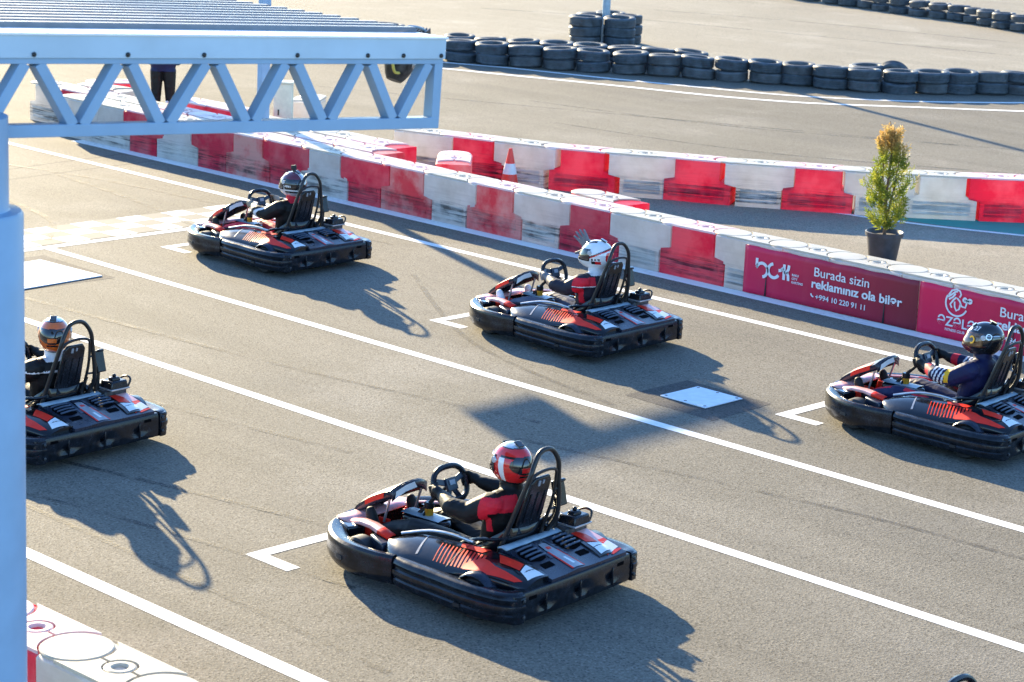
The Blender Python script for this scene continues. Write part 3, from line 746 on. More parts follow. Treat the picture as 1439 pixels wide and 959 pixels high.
mb = MB(); mb.lathe([(.26, 0), (.26, 3.19), (.25, 3.205), (.205, 3.21), (.2, 3.22), (.2, 3.6), (0, 3.6)], 40, None, False); mb.build('column', M['gantry_blue'], g)
MB().lathe([(0, 0), (.34, 0), (.34, .02), (0, .02)], 24, None, False).build('base_plate', M['gantry_blue'], g)
# finned fixture hanging at the end of the canopy
t = thing('finned_fixture', 'dark finned fixture with a pale cable hanging at the right end of the canopy', 'light fixture', (8.62, -8.07, 3.49)); t.scale = (.82, .82, .82)
mb = MB(); mb.tube([(0, .05, .03), (0, .02, .1), (.0, -.02, .2), (0, -.07, .28), (0, -.1, .33)], [.05, .09, .115, .12, .07], 18, smoothpts=3); mb.build('housing', M['engine'], t)
mb = MB()
for k in range(7): mb = MB(); mb.box((-.09 + k * .03, -.12, .31), (.006, .2, .045), Euler((R(-12), 0, R(25))).to_matrix()); mb.build('cooling_fin', M['deep_blue'], t)
mb = MB(); mb.tube([(-.1, .16, .34), (-.08, .06, .362), (-.05, -.04, .37), (-.05, -.14, .35), (-.04, -.22, .3)], .009, 8, smoothpts=5); mb.build('hood_rim', M['steel'], t)
mb = MB(); mb.lathe([(0, 0), (.035, 0), (.03, .02), (.012, .02), (.012, .03), (0, .03)], 14, Matrix.Translation((-.075, -.04, .14)) @ Matrix.Rotation(R(-120), 4, 'Y') @ Matrix.Rotation(R(20), 4, 'X'), False); mb.build('pivot', M['silver'], t)
mb = MB(); mb.tube([(-.06, .13, .26), (-.08, .14, .17), (-.08, .12, .1), (-.06, .06, .085)], .009, 8, smoothpts=5); mb.build('cable', M['yellow'], t)
mb = MB(); mb.bar((0, .22, .2), (0, .0, .3), .03, .03); mb.tube([(0, .2, .2), (0, .23, .34), (0, .23, .39)], .012, 8); mb.build('bracket', M['black_metal'], t)
#KART#
# ------------------------------------------------------------------ barrier in the near left corner
for i, (x, c, bt) in enumerate(((10.78, 'white', False), (10.04, 'red', True), (9.3 - .03, 'red', False))): pass
NL = [(10.46, 'red', True), (9.70, 'red', False), (8.96, 'white', True), (8.22, 'white', False)]
for x, c, bt in NL:
    lab = {10.46: 'red block of the corner barrier, mostly behind the blue column', 9.70: 'red block with pale top of the corner barrier, right beside the blue column', 8.96: 'white block with round cap and filler ring in the lower left corner', 8.22: 'white end block of the lower left corner barrier, cut by the frame'}[x]
    block(c, bt, x, -6.56, R(.6), lab, 'blocks of the lower left corner barrier')

# ------------------------------------------------------------------ go-kart (local x forward, y to the driver's left, z up)
def mir(pts): return [(x, -y, *r) for x, y, *r in pts]
def sweep(mb, path, prof, mi=0, cap=True):
    """path: plan points (x, y, dz); prof: (outward, z) closed section"""
    P = [Vector((p[0], p[1])) for p in path]; rows = []
    for i, p in enumerate(P):
        d = (P[min(i + 1, len(P) - 1)] - P[max(i - 1, 0)]).normalized(); n = Vector((d.y, -d.x))
        e = path[i][2] if len(path[i]) > 2 else 0.
        rows.append([(p.x + n.x * o, p.y + n.y * o, z + e * (z - .06) * 4) for o, z in prof])
    mb.grid(rows, mi, True)
    k = len(prof)
    if cap: mb.add(rows[0], [tuple(range(k))], mi); mb.add(rows[-1], [tuple(range(k))[::-1]], mi)
BUMP = [(-.13, .245), (-.06, .262), (-.02, .26), (.0, .245), (.008, .225), (.0, .2), (-.004, .193), (.010, .182), (.014, .16), (.006, .138), (-.002, .13), (.006, .12), (.006, .1), (-.008, .075), (-.04, .06), (-.13, .062)]
def slot(mb, x, y, z, rz, l, h): mb.box((x, y, z), (l, .012, h), Matrix.Rotation(rz, 3, 'Z'))
def surf(x):
    """side pod top: inner (y, z) and outer (y, z) at station x"""
    st = [(.27, .43, .285, .49, .262), (.2, .385, .318, .545, .268), (.08, .35, .345, .585, .27), (-.1, .335, .358, .595, .268), (-.3, .325, .362, .59, .272), (-.42, .31, .362, .585, .285), (-.56, .30, .358, .57, .31), (-.7, .285, .34, .545, .295), (-.82, .27, .312, .505, .275), (-.88, .26, .29, .47, .26)]
    if x >= st[0][0]: return st[0][1:]
    for a, b in zip(st, st[1:]):
        if x >= b[0]:
            t = (x - b[0]) / (a[0] - b[0]); return tuple(b[i] + (a[i] - b[i]) * t for i in range(1, 5))
    return st[-1][1:]
def podz(x, y, sg):
    yi, zi, yo, zo = surf(x); t = (abs(y) - yi) / (yo - yi)
    t = max(-.3, min(1.02, t)); return zi + (zo - zi) * t + .018 * math.sin(max(0, min(1, t)) * PI)
def rearz(x, y):
    t = (x + .48) / -.44; return .372 - .098 * max(0, t) ** 1.2 + .012 * math.exp(-(y / .07) ** 2)
def decal(mb, poly, zf, off=.003, mi=0, cuts=2):
    bm = bmesh.new(); vs = [bm.verts.new((x, y, 0)) for x, y in poly]; bm.faces.new(vs)
    bmesh.ops.triangulate(bm, faces=bm.faces)
    for _ in range(cuts): bmesh.ops.subdivide_edges(bm, edges=bm.edges, cuts=1, use_grid_fill=True); bmesh.ops.triangulate(bm, faces=bm.faces)
    bm.verts.index_update(); bm.verts.ensure_lookup_table()
    v = [(q.co.x, q.co.y, zf(q.co.x, q.co.y) + off) for q in bm.verts]; f = [tuple(q.index for q in fc.verts) for fc in bm.faces]; bm.free()
    mb.add(v, f, mi)

def make_kart():
    k = thing('go_kart', '', 'go-kart', (0, 0, 0), 0, 'go-karts waiting on the starting grid')
    BP = M['black_plastic']
    # chassis
    mb = MB(); mb.box((.12, 0, .05), (1.2, .62, .012)); mb.build('floor_tray', M['matte_black'], k)
    mb = MB()
    for sg in (1, -1): mb.tube([(.8, sg * .2, .07), (.45, sg * .3, .07), (-.3, sg * .33, .07), (-.75, sg * .3, .09)], .016, 8, smoothpts=4)
    mb.tube([(-.55, -.52, .135), (-.55, .52, .135)], .022, 10); mb.tube([(.5, -.46, .13), (.5, .46, .13)], .014, 8)
    mb.build('chassis_frame', M['black_metal'], k)
    for sg in (1, -1):
        for x, y, r, wd in ((.51, .47, .128, .125), (-.56, .515, .14, .18)):
            mt = Matrix.Translation((x, sg * y, r)) @ Matrix.Rotation(R(90), 4, 'X')
            h = wd / 2
            tw = MB(); tw.lathe([(r * .55, -h * .8), (r * .7, -h), (r * .9, -h * .96), (r, -h * .72), (r, h * .72), (r * .9, h * .96), (r * .7, h), (r * .55, h * .8)], 28, mt); wo = tw.build('wheel', M['tyre'], k)
            rm = MB(); rm.lathe([(.0, -h * .3), (r * .5, -h * .5), (r * .57, -h * .85), (r * .57, h * .85), (r * .5, h * .5), (0, h * .3)], 18, mt, False); rm.build('rim', M['silver'], wo)
    # bumpers
    front = [(.085, .635), (.2, .66), (.35, .665), (.48, .655), (.6, .615), (.7, .555), (.79, .475), (.865, .375), (.915, .25), (.94, .12), (.945, 0.)]
    path = [(x, y) for x, y in front] + [(x, -y) for x, y in front[::-1][1:]]
    path = [(p[0], p[1]) for p in spline([(x, y, 0) for x, y in path], 4)]
    fprof = [(-.115, .235), (-.05, .262), (-.015, .262), (.004, .248), (.012, .22), (.006, .19), (.010, .165), (.012, .13), (.002, .1), (-.02, .07), (-.05, .06), (-.115, .062)]
    mb = MB(); sweep(mb, path, [(-o, z) for o, z in fprof]); fb = mb.build('front_bumper', BP, k)
    mb = MB()
    for sg in (1, -1): slot(mb, .53, sg * .649, .155, R(-22 * sg), .075, .026); slot(mb, .905, sg * .3, .16, R(-62 * sg), .03, .07)
    mb.build('slot', M['matte_black'], fb)
    for sg in (1, -1):
        side = [(.07, .632), (-.02, .655), (-.15, .672), (-.28, .68), (-.42, .695), (-.55, .705), (-.68, .702), (-.78, .69), (-.85, .668), (-.9, .63), (-.925, .585), (-.93, .55)]
        pp = [(p[0], p[1] * sg) for p in spline([(x, y, 0) for x, y in side], 3)]
        mb = MB(); sweep(mb, pp, [(o * sg, z) for o, z in BUMP])
        sb = mb.build('side_bumper', BP, k)
        mb = MB(); slot(mb, -.52, sg * .712, .12, R(4 * sg), .05, .022); slot(mb, .0, sg * .658, .17, R(-8 * sg), .1, .01)
        mb.build('slot', M['matte_black'], sb)
    # rear bumper: flat bar with pressed recesses, bolted end caps
    ys = [-.535, -.45, -.37, -.3, -.24, -.16, -.1, -.05, .03, .08, .14, .22, .3, .38, .46, .545]; zs = [.07, .1, .135, .155, .2, .225, .255]
    mb = MB(); bow = lambda y: -.925 - .012 * (1 - (y / .55) ** 2)
    rec = lambda y, z: .022 if .1 < z < .2 and (-.43 < y < -.25 or -.09 < y < .07 or .25 < y < .43) else 0
    rows = []
    for y in ys: rows.append([(bow(y) + .09, y, .07)] + [(bow(y) + (.01 if z in (.07, .255) else 0) + rec(y, z), y, z) for z in zs] + [(bow(y) + .09, y, .257)])
    mb.grid(rows, 0, True); mb.add(rows[0], [tuple(range(len(rows[0])))]); mb.add(rows[-1], [tuple(range(len(rows[0])))[::-1]])
    for y in (-.34, 0, .34): mb.box((bow(y) + .008, y, .15), (.03, .012, .12))
    rb = mb.build('rear_bumper', BP, k, .004)
    mb = MB()
    for y, l, z, h in ((.47, .07, .215, .022), (-.42, .07, .215, .022), (.33, .1, .12, .03), (-.3, .09, .12, .03), (0, .06, .13, .05)):
        mb = MB(); mb.box((bow(y) + .0055 + rec(y, z), y, z), (.014, l, h)); mb.build('slot', M['pit_black'], rb)
    for sg in (1, -1):
        mb = MB(); mb.prism([(x, sg * y) for x, y in [(-.934, .548), (-.93, .6), (-.905, .632), (-.86, .64), (-.8, .6), (-.82, .548)]][::sg], .066, .252); ec = mb.build('end_cap', BP, k, .008)
        for z in (.11, .215):
            mb = MB(); mb.lathe([(0, 0), (.012, 0), (.012, .005), (.006, .008), (0, .008)], 10, Matrix.Translation((-.938, sg * .566, z)) @ Matrix.Rotation(R(-90), 4, 'Y'), False); mb.build('bolt', M['engine'], ec)
    # side pods with stickers
    xs = [.27, .25, .2, .14, .08, 0, -.1, -.2, -.3, -.36, -.42, -.49, -.56, -.63, -.7, -.76, -.82, -.86, -.88]
    for sg in (1, -1):
        mb = MB(); rows = []
        for x in xs:
            yi, zi, yo, zo = surf(x); r = [(x, sg * (yi - .03), .16), (x, sg * (yi - .012), zi - .02)]
            for t in (0, .2, .4, .6, .8, 1): y = yi + (yo - yi) * t; r.append((x, sg * y, podz(x, y, sg)))
            r += [(x, sg * (yo + .012), zo - .02), (x, sg * (yo - .01), .2)]; rows.append(r)
        mb.grid(rows); mb.add(rows[0], [tuple(range(len(rows[0])))]); mb.add(rows[-1], [tuple(range(len(rows[0])))])
        pod = mb.build('side_pod', M['gloss_black'], k, angle=50)
        zf = lambda x, y: podz(x, y, sg)
        mb = MB()
        def D(poly, mi=0, c=2): decal(mb, [(x, sg * y) for x, y in poly], zf, .003, mi, c)
        for i in range(13):                          # slanted comb of red stripes running into a solid arrow
            x = -.13 - i * .029; w = .007 + .001 * i; D([(x, .40), (x - w, .40), (x - w - .06, .565), (x - .06, .565)], 0, 2)
        D([(-.50, .435), (-.62, .47), (-.835, .462), (-.80, .5), (-.62, .56), (-.44, .57), (-.42, .52)], 0, 3)
        D([(-.24, .335), (-.46, .315), (-.44, .38), (-.27, .385)], 0)
        D([(-.545, .335), (-.725, .315), (-.76, .40), (-.62, .425)], 0)
        D([(-.735, .31), (-.795, .305), (-.87, .29), (-.85, .43), (-.77, .405)], 1)
        D([(.03, .36), (.02, .36), (-.05, .55), (-.035, .555)], 2); D([(-.785, .36), (-.795, .3), (-.8, .3), (-.795, .4)], 3)
        decal(mb, [(x, sg * y) for x, y in [(-.30, .33), (-.305, .33), (-.315, .58), (-.31, .58)]], zf, .0045, 3, 3)
        mb.build('sticker', [M['kart_red'], M['kart_white'], M['kart_grey'], M['matte_black']], pod)
        # wheel arch
        mb = MB(); rows = []
        for i in range(9):
            a = R(15 + 150 * i / 8); rows.append([(-.57 + .155 * math.cos(a), sg * y, .15 + (r) * math.sin(a)) for y, r in ((.47, .155), (.56, .168), (.625, .16), (.63, .148), (.56, .145), (.47, .14))])
        mb.grid(rows, 0, True); mb.build('wheel_arch', M['deep_blue'], k, angle=60)
        mb = MB(); mb.tube([(.22, sg * .40, .33), (.05, sg * .33, .372), (-.12, sg * .305, .385), (-.3, sg * .3, .375)], .01, 8, smoothpts=4); mb.tube([(.1, sg * .3, .355), (-.1, sg * .275, .365), (-.25, sg * .28, .36)], .008, 8, smoothpts=4)
        mb.build('side_rail', M['silver'] if sg > 0 else M['black_metal'], k)
        # strip from nose to pod, and glossy box under it
        rows = [[(x, sg * (y - w), z + .004), (x, sg * y, z + .008), (x, sg * (y + w), z), (x, sg * (y + w + .008), z - .02)] for x, y, z, w in ((.77, .27, .262, .03), (.66, .29, .29, .034), (.52, .335, .305, .035), (.42, .375, .305, .038), (.28, .42, .30, .03))]
        mb = MB(); mb.grid(rows[:4], 0); mb.grid(rows[3:], 1); o = mb.build('nose_strip', [M['kart_pale'], M['kart_red']], k)
        so = o.modifiers.new('thickness', 'SOLIDIFY'); so.thickness = .008
        mb = MB(); mb.prism([(.46, sg * .36), (.46, sg * .44), (.27, sg * .53), (.25, sg * .42)][::sg], .15, .275); mb.build('strut_box', M['deep_blue'], k, .012)
    # nose tray and raised nassau panel
    mb = MB(); mb.grid([[(x, y, z) for y in (-w, -w * .6, 0, w * .6, w)] for x, w, z in ((.925, .2, .25), (.89, .3, .268), (.82, .33, .272), (.74, .33, .262))]); o = mb.build('nose_tray', M['kart_pale'], k)
    so = o.modifiers.new('thickness', 'SOLIDIFY'); so.thickness = .01
    for sg in (1, -1):
        mb = MB(); mb.box((.73, sg * .32, .225), (.16, .13, .07), Matrix.Rotation(R(-25 * sg), 3, 'Z')); mb.build('crash_box', M['gloss_black'], k, .012)
    rows = []
    for i in range(13):
        s = i / 12; x = .925 - .43 * s; w = .10 + .065 * min(1, s * 1.3); zc = .275 + .27 * s ** .75
        rows.append([(x + .03 * abs(t) ** 2 * s, w * t, zc - .05 * abs(t) ** 2.2 * (.4 + .6 * s)) for t in (-1.1, -1, -.7, -.35, 0, .35, .7, 1, 1.1)] )
        rows[-1][0] = (rows[-1][1][0], rows[-1][1][1] - .004, rows[-1][1][2] - .055); rows[-1][-1] = (rows[-1][-2][0], rows[-1][-2][1] + .004, rows[-1][-2][2] - .055)
    mb = MB(); mb.grid(rows); na = mb.build('nose_fairing', M['deep_blue'], k)
    so = na.modifiers.new('thickness', 'SOLIDIFY'); so.thickness = .012; so.offset = -1
    for sg, c in ((1, -1), (-1, 0)):
        mb = MB()
        def side(i0, i1, mi, lo=.12, hi=.95, o_=.0045):
            q = [[Vector(rows[i][-1 if sg > 0 else 0]).lerp(Vector(rows[i][-2 if sg > 0 else 1]), t) + Vector((0, sg * o_, 0)) for t in (lo, hi)] for i in range(i0, i1 + 1)]; mb.grid(q, mi)
            q2 = [[Vector(rows[i][-2 if sg > 0 else 1]) + Vector((0, 0, .004)), Vector(rows[i][-3 if sg > 0 else 2]) + Vector((0, 0, .004))] for i in range(i0, i1 + 1)]
            if mi == 0: mb.grid(q2, mi)
        side(4, 10, 0, .35, .97)
        mb.build('sticker', [M['kart_red'], M['kart_white']], na)
    rp = lambda y, t: (.497 + .03 * (y / .165) ** 2 - .006, y, .546 - .05 * abs(y / .165) ** 2.2 - (.004 + .068 * t) + .012 * (1 - abs(y) / .165) * t)
    yy = [-.168 + .336 * i / 14 for i in range(15)]
    mb = MB(); mb.grid([[rp(y, 0), rp(y, .5), rp(y, 1)] for y in yy]); bp = mb.build('fairing_rear_panel', M['deep_blue'], k); so = bp.modifiers.new('thickness', 'SOLIDIFY'); so.thickness = .01
    mb = MB(); q = [(x - .017, y, z) for x, y, z in (rp(.15, .14), rp(.0, .14), rp(-.03, .86), rp(.158, .86))]; q2 = [(x - .017, y, z) for x, y, z in (rp(.075, .14), rp(.075, .86))]
    mb.add([q[0], q2[0], q2[1], q[3]], [(0, 1, 2, 3)]); mb.add([q2[0], q[1], q[2], q2[1]], [(0, 1, 2, 3)]); mb.build('sticker', M['kart_white'], bp)
    for sg in (1, -1): mb = MB(); mb.tube([(.6, sg * .15, .26), (.545, sg * .155, .45)], .009, 8); mb.build('fairing_support', M['silver'], k)
    # pedals, tank, filler cap
    for sg in (1, -1):
        mb = MB(); mb.box((.70, sg * .2, .2), (.02, .1, .16), Matrix.Rotation(R(-18), 3, 'Y')); mb.box((.62, sg * .12, .2), (.1, .014, .15)); mb.box((.64, sg * .275, .19), (.09, .014, .12)); mb.box((.62, sg * .2, .1), (.12, .17, .014)); mb.tube([(.62, sg * .25, .06), (.64, sg * .25, .2), (.66, sg * .21, .27)], .012, 8)
        mb.build('pedal', M['kart_red'], k, .004)
    mb = MB(); mb.prism([(.52, -.07), (.56, 0), (.52, .07), (.2, .085), (.14, 0), (.2, -.085)][::-1], .07, .325); mb.build('fuel_tank', M['gloss_black'], k, .03, 3)
    mb = MB(); mb.grid([[(x, y, .331 + .006 * (1 - (y / .06) ** 2)) for y in (-.066, -.03, 0, .03, .066)] for x in (.53, .42, .3, .2)]); mb.build('tank_top', M['steel'], k)
    mb = MB(); mb.lathe([(0, .325), (.03, .325), (.03, .385), (0, .385)], 18, Matrix.Translation((.34, .0, 0)), False); fc = mb.build('filler_cap', M['gold'], k)
    mb = MB(); mb.lathe([(.0, .385), (.034, .385), (.034, .42), (.028, .427), (0, .427)], 18, Matrix.Translation((.34, .0, 0)), False); mb.build('cap_grip', M['black_plastic'], fc)
    # steering
    c = Vector((.165, 0, .588)); n = Vector((-.93, 0, .37)); u = Vector((.37, 0, .93)); v = Vector((0, 1, 0))
    def W(a, b, d=0.): return c + v * a + u * b + n * d
    sq = lambda v: math.copysign(abs(v) ** .78, v)
    rim = [W(.155 * sq(math.cos(t)), .118 * sq(math.sin(t))) for t in [R(-40 + 260 * i / 22) for i in range(23)]]
    mb = MB(); mb.tube(rim + [W(-.09, -.105), W(0, -.108), W(.09, -.105)], .02, 10, True); sw = mb.build('steering_wheel', M['black_plastic'], k)
    mb = MB()
    for a, b in ((.13, .04), (-.13, .04), (.06, -.1), (-.06, -.1)): mb.bar(W(a * .15, b * .15), W(a, b), .04, .012, n)
    mb.box(W(0, .0, .008), (.02, .1, .085), Matrix.Rotation(R(21.7), 3, 'Y')); mb.build('spokes', M['deep_blue'], sw, .003)
    mb = MB(); mb.box(W(0, .01, .022), (.006, .05, .032), Matrix.Rotation(R(21.7), 3, 'Y')); mb.build('dash_display', M['kart_grey'], sw)
    mb = MB(); mb.tube([W(0, 0, -.01), (.55, 0, .2), (.62, 0, .08)], .014, 10); mb.bar((.42, -.13, .07), (.34, 0, .4), .02, .02); mb.bar((.42, .13, .07), (.34, 0, .4), .02, .02); mb.build('steering_column', M['black_metal'], k)
    # seat
    mb = MB(); rows = []
    for x, z, hw, wall in ((.12, .12, .15, .07), (-.02, .085, .18, .13), (-.16, .08, .2, .19), (-.3, .12, .205, .24), (-.4, .22, .205, .2), (-.46, .34, .195, .12), (-.5, .46, .18, .05)):
        rows.append([(x - .0, -hw - .02, z + wall), (x, -hw - .005, z + wall * .5), (x, -hw * .8, z + .015), (x, 0, z), (x, hw * .8, z + .015), (x, hw + .005, z + wall * .5), (x, hw + .02, z + wall)])
    mb.grid(rows); st = mb.build('seat', M['gloss_black'], k, angle=60); so = st.modifiers.new('thickness', 'SOLIDIFY'); so.thickness = .014
    mb = MB()
    for sg in (1, -1): mb.tube([(.02, sg * .2, .2), (-.12, sg * .225, .3), (-.28, sg * .235, .375), (-.42, sg * .22, .4), (-.5, sg * .19, .43)], .013, 8, smoothpts=3)
    mb.build('seat_piping', M['black_plastic'], st)
    mb = MB(); B = lambda y, z: (-.485 - (z - .42) * .3, y, z)
    pl = [(-.105, .41), (.105, .41), (.12, .5), (.1, .775), (.07, .815), (-.07, .815), (-.1, .775), (-.12, .5)]
    for zoff, sc in ((0, 1),):
        f1 = [B(y, z) for y, z in pl]; f2 = [(x + .03, y, z) for x, y, z in f1]; q = len(pl)
        mb.add(f1 + f2, [tuple(range(q)), tuple(range(q, 2 * q))[::-1]] + [(i, (i + 1) % q, q + (i + 1) % q, q + i) for i in range(q)])
    hb = mb.build('seat_back', M['black_plastic'], k, .012)
    mb = MB()
    for y0, z0, z1, wd in ((.03, .755, .79, .018), (-.01, .765, .79, .012)):
        mb.bar(Vector(B(y0, z0)) + Vector((-.003, 0, 0)), Vector(B(y0, z1)) + Vector((-.003, 0, 0)), wd, .008, (1, 0, 0))
    mb.build('slot', M['kart_grey'], hb)
    mb = MB()
    for y0 in (-.07, 0, .07): mb.bar(Vector(B(y0, .5)) + Vector((-.002, 0, 0)), Vector(B(y0, .7)) + Vector((-.002, 0, 0)), .02, .012, (1, 0, 0))
    mb.build('rib', M['black_plastic'], hb, .003)
    # roll hoop and head frame
    mb = MB(); mb.tube([(-.43, .21, .2), (-.44, .205, .34), (-.6, .155, .8), (-.615, .125, .9), (-.61, .07, .975), (-.61, 0, .995), (-.61, -.07, .975), (-.615, -.125, .9), (-.6, -.155, .8), (-.57, -.2, .52), (-.46, -.205, .34), (-.44, -.21, .2)], .0165, 12, smoothpts=4); mb.build('roll_hoop', M['black_metal'], k)
    mb = MB(); mb.tube([(-.605, .155, .8), (-.615, .1, .845), (-.62, 0, .862), (-.615, -.1, .845), (-.6, -.13, .79), (-.57, -.14, .62), (-.5, -.14, .42), (-.47, -.13, .3)], .011, 10, smoothpts=4)
    mb.tube([(-.555, -.14, .56), (-.57, -.2, .56)], .008, 8); mb.tube([(-.59, -.13, .7), (-.59, -.175, .7)], .008, 8); mb.build('head_frame', M['black_metal'], k)
    # rear cover
    cx = [-.49, -.53, -.58, -.64, -.7, -.76, -.82, -.88, -.915]; cy = [-.5, -.44, -.36, -.28, -.2, -.12, -.06, 0, .06, .12, .2, .27]
    mb = MB(); rows = []
    for x in cx:
        sh = .06 * max(0, (-.6 - x) / .3); rows.append([(x, cy[0] - .005, .18)] + [(x, y + (sh if i == 0 else 0) * 0, rearz(x, y)) for i, y in enumerate(cy)] + [(x, cy[-1] + .005, .2)])
    mb.grid(rows); mb.add(rows[-1], [tuple(range(len(rows[-1])))]); mb.add(rows[0], [tuple(range(len(rows[0])))]); rc = mb.build('rear_cover', M['deep_blue'], k, angle=50)
    for cyy, sg in ((.155, 1), (-.2, 1)):
        mb = MB()
        decal(mb, [(-.565, cyy - .07), (-.63, cyy - .088), (-.72, cyy - .07), (-.735, cyy), (-.71, cyy + .075), (-.62, cyy + .085), (-.565, cyy + .05)], rearz, .0025, 0, 2)
        for i in range(0):
            x0 = -.585 - i * .042
            decal(mb, [(x0, cyy - .065), (x0 - .022, cyy - .06), (x0 - .03, cyy + .06), (x0 - .006, cyy + .068)], rearz, .003, 0, 1)
        decal(mb, [(-.76, cyy - .05), (-.81, cyy - .05), (-.81, cyy + .05), (-.76, cyy + .05)], rearz, .003, 0, 1)
        for i in range(4):
            x0 = -.585 - i * .038; mb.tube([(x0, cyy - .08, rearz(x0, 0) + .004), (x0 - .014, cyy, rearz(x0, 0) + .012), (x0 - .01, cyy + .08, rearz(x0, 0) + .004)], .0075, 6, mi=1)
        mb.build('vent', [M['pit_black'], M['kart_slate']], rc)
    mb = MB()
    def DR(p, mi, c=2): decal(mb, p, rearz, .0035, mi, c)
    DR([(-.60, -.045), (-.60, .02), (-.67, .035), (-.9, .03), (-.9, -.07), (-.67, -.05)], 2); DR([(-.69, .03), (-.69, .042), (-.9, .045), (-.9, .03)], 0); DR([(-.69, -.052), (-.9, -.072), (-.9, -.085), (-.69, -.064)], 0)
    DR([(-.645, -.03), (-.645, .012), (-.675, .012), (-.675, -.03)], 0); DR([(-.78, -.03), (-.78, -.005), (-.86, -.01), (-.86, -.035)], 1)
    DR([(-.53, -.38), (-.53, -.49), (-.73, -.495), (-.73, -.42)], 3); DR([(-.73, -.36), (-.73, -.495), (-.76, -.495), (-.79, -.40), (-.88, -.36), (-.89, -.335)], 0)
    DR([(-.76, -.42), (-.765, -.495), (-.85, -.495), (-.88, -.37)], 1); DR([(-.86, -.44), (-.865, -.495), (-.878, -.495), (-.9, -.38), (-.89, -.37)], 0)
    DR([(-.55, -.27), (-.55, -.37), (-.72, -.41), (-.72, -.34)], 4); DR([(-.56, .035), (-.56, .06), (-.75, .075), (-.75, .05)], 4); DR([(-.56, -.06), (-.56, -.085), (-.75, -.10), (-.75, -.075)], 4)
    mb.build('sticker', [M['kart_red'], M['kart_white'], M['kart_grey'], M['kart_pale'], M['kart_slate']], rc)
    mb = MB(); mb.grid([[(-.47 - .0 * i, y, .372 + .004), (-.5, y, .385), (-.545, y - .0, .374)] for i, y in enumerate((.27, .12, -.05, -.2, -.35, -.5))]); o = mb.build('cover_edge_sky_sheen', M['steel'], k); so = o.modifiers.new('thickness', 'SOLIDIFY'); so.thickness = .008  # sky reflection along the cover's front edge, modelled as a pale strip
    # engine, air box and control box on the driver's right
    mb = MB(); mb.box((-.47, -.40, .30), (.24, .22, .2)); mb.box((-.42, -.40, .41), (.12, .16, .04)); en = mb.build('engine', M['engine'], k, .02, 3)
    mb = MB(); mb.box((-.55, -.41, .43), (.15, .17, .075), None, 0, .88); mb.box((-.55, -.41, .475), (.07, .08, .03), None, 0, .85); mb.lathe([(0, 0), (.018, 0), (.016, .022), (0, .026)], 12, Matrix.Translation((-.55, -.41, .488)), False); mb.build('air_box', M['black_plastic'], en, .01)
    mb = MB(); mb.box((-.55, -.41, .405), (.16, .18, .012)); mb.build('air_box_seam', M['silver'], en, .002)
    mb = MB(); mb.tube([(-.6, -.5, .40), (-.6, -.53, .46), (-.55, -.535, .475), (-.49, -.53, .45), (-.48, -.5, .38)], .009, 8, smoothpts=3); mb.tube([(-.36, -.3, .36), (-.4, -.24, .42), (-.47, -.24, .40), (-.5, -.28, .33)], .016, 8, smoothpts=3); mb.build('hose', M['black_metal'], en)
    mb = MB(); mb.box((-.5, -.3, .62), (.05, .085, .17), Matrix.Rotation(R(14), 3, 'Y')); mb.box((-.52, -.3, .71), (.03, .05, .02)); cb = mb.build('control_box', M['black_plastic'], k, .008)
    mb = MB(); mb.tube([(-.47, -.3, .36), (-.485, -.3, .55)], .022, 10); mb.tube([(-.5, -.25, .62), (-.57, -.19, .62)], .007, 6); mb.tube([(-.5, -.29, .5), (-.44, -.25, .42), (-.4, -.2, .4)], .008, 6, smoothpts=3); mb.build('box_post', M['black_metal'], cb)
    return k

# ------------------------------------------------------------------ people
def limb(mb, pts, rad, n=12):
    """tapered chain with rounded ends"""
    P = [Vector(p) for p in pts]; a = (P[0] - P[1]).normalized(); b = (P[-1] - P[-2]).normalized()
    Q, q = [], []
    for t in (.96, .7): Q.append(P[0] + a * rad[0] * t); q.append(rad[0] * math.sqrt(1 - t * t) + .0005)
    for i in range(len(P) - 1):
        for k in range(4): t = k / 4; Q.append(P[i].lerp(P[i + 1], t)); q.append(rad[i] + (rad[i + 1] - rad[i]) * t)
    Q.append(P[-1]); q.append(rad[-1])
    for t in (.7, .96): Q.append(P[-1] + b * rad[-1] * t); q.append(rad[-1] * math.sqrt(1 - t * t) + .0005)
    mb.tube(Q, q, n)
def torso(mb, rings, n=16):
    """rings: centre, half-depth, half-width, tilt axis handled by the centre line"""
    rows = []
    for (x, y, z), rx, ry in rings: rows.append([(x + rx * math.cos(2 * PI * k / n), y + ry * math.sin(2 * PI * k / n), z - .25 * rx * math.cos(2 * PI * k / n)) for k in range(n)])
    mb.grid(rows, 0, True); mb.add(rows[0], [tuple(range(n))]); mb.add(rows[-1], [tuple(range(n))[::-1]])
def hand_grip(mb, wrist, c, outw, tang, n):
    """fingers closed round a rim of centre c; outw: away from the hub, tang: along the rim, n: towards the driver"""
    c, outw, tang, n, wrist = map(Vector, (c, outw, tang, n, wrist))
    palm = c + outw * .03 + n * .03
    limb(mb, [wrist, palm + n * .012], [.034, .036]); 
    for k, (r_, ln) in enumerate(((.0105, 1.), (.0112, 1.06), (.0108, 1.), (.009, .86))):
        o = tang * (.034 - .0225 * k); pts = []
        for a in (35, -10, -60, -115, -165):
            a = R(35 + (a - 35) * ln); pts.append(c + o + outw * math.cos(a) * .030 + n * math.sin(a) * .030)
        limb(mb, [palm + o * .8] + pts, [.015] + [r_, r_, r_ * .97, r_ * .92, r_ * .85], 8)
    limb(mb, [palm + tang * .02, c + tang * .045 + n * .034, c + tang * .05 - outw * .02 + n * .02], [.017, .0125, .0105], 8)
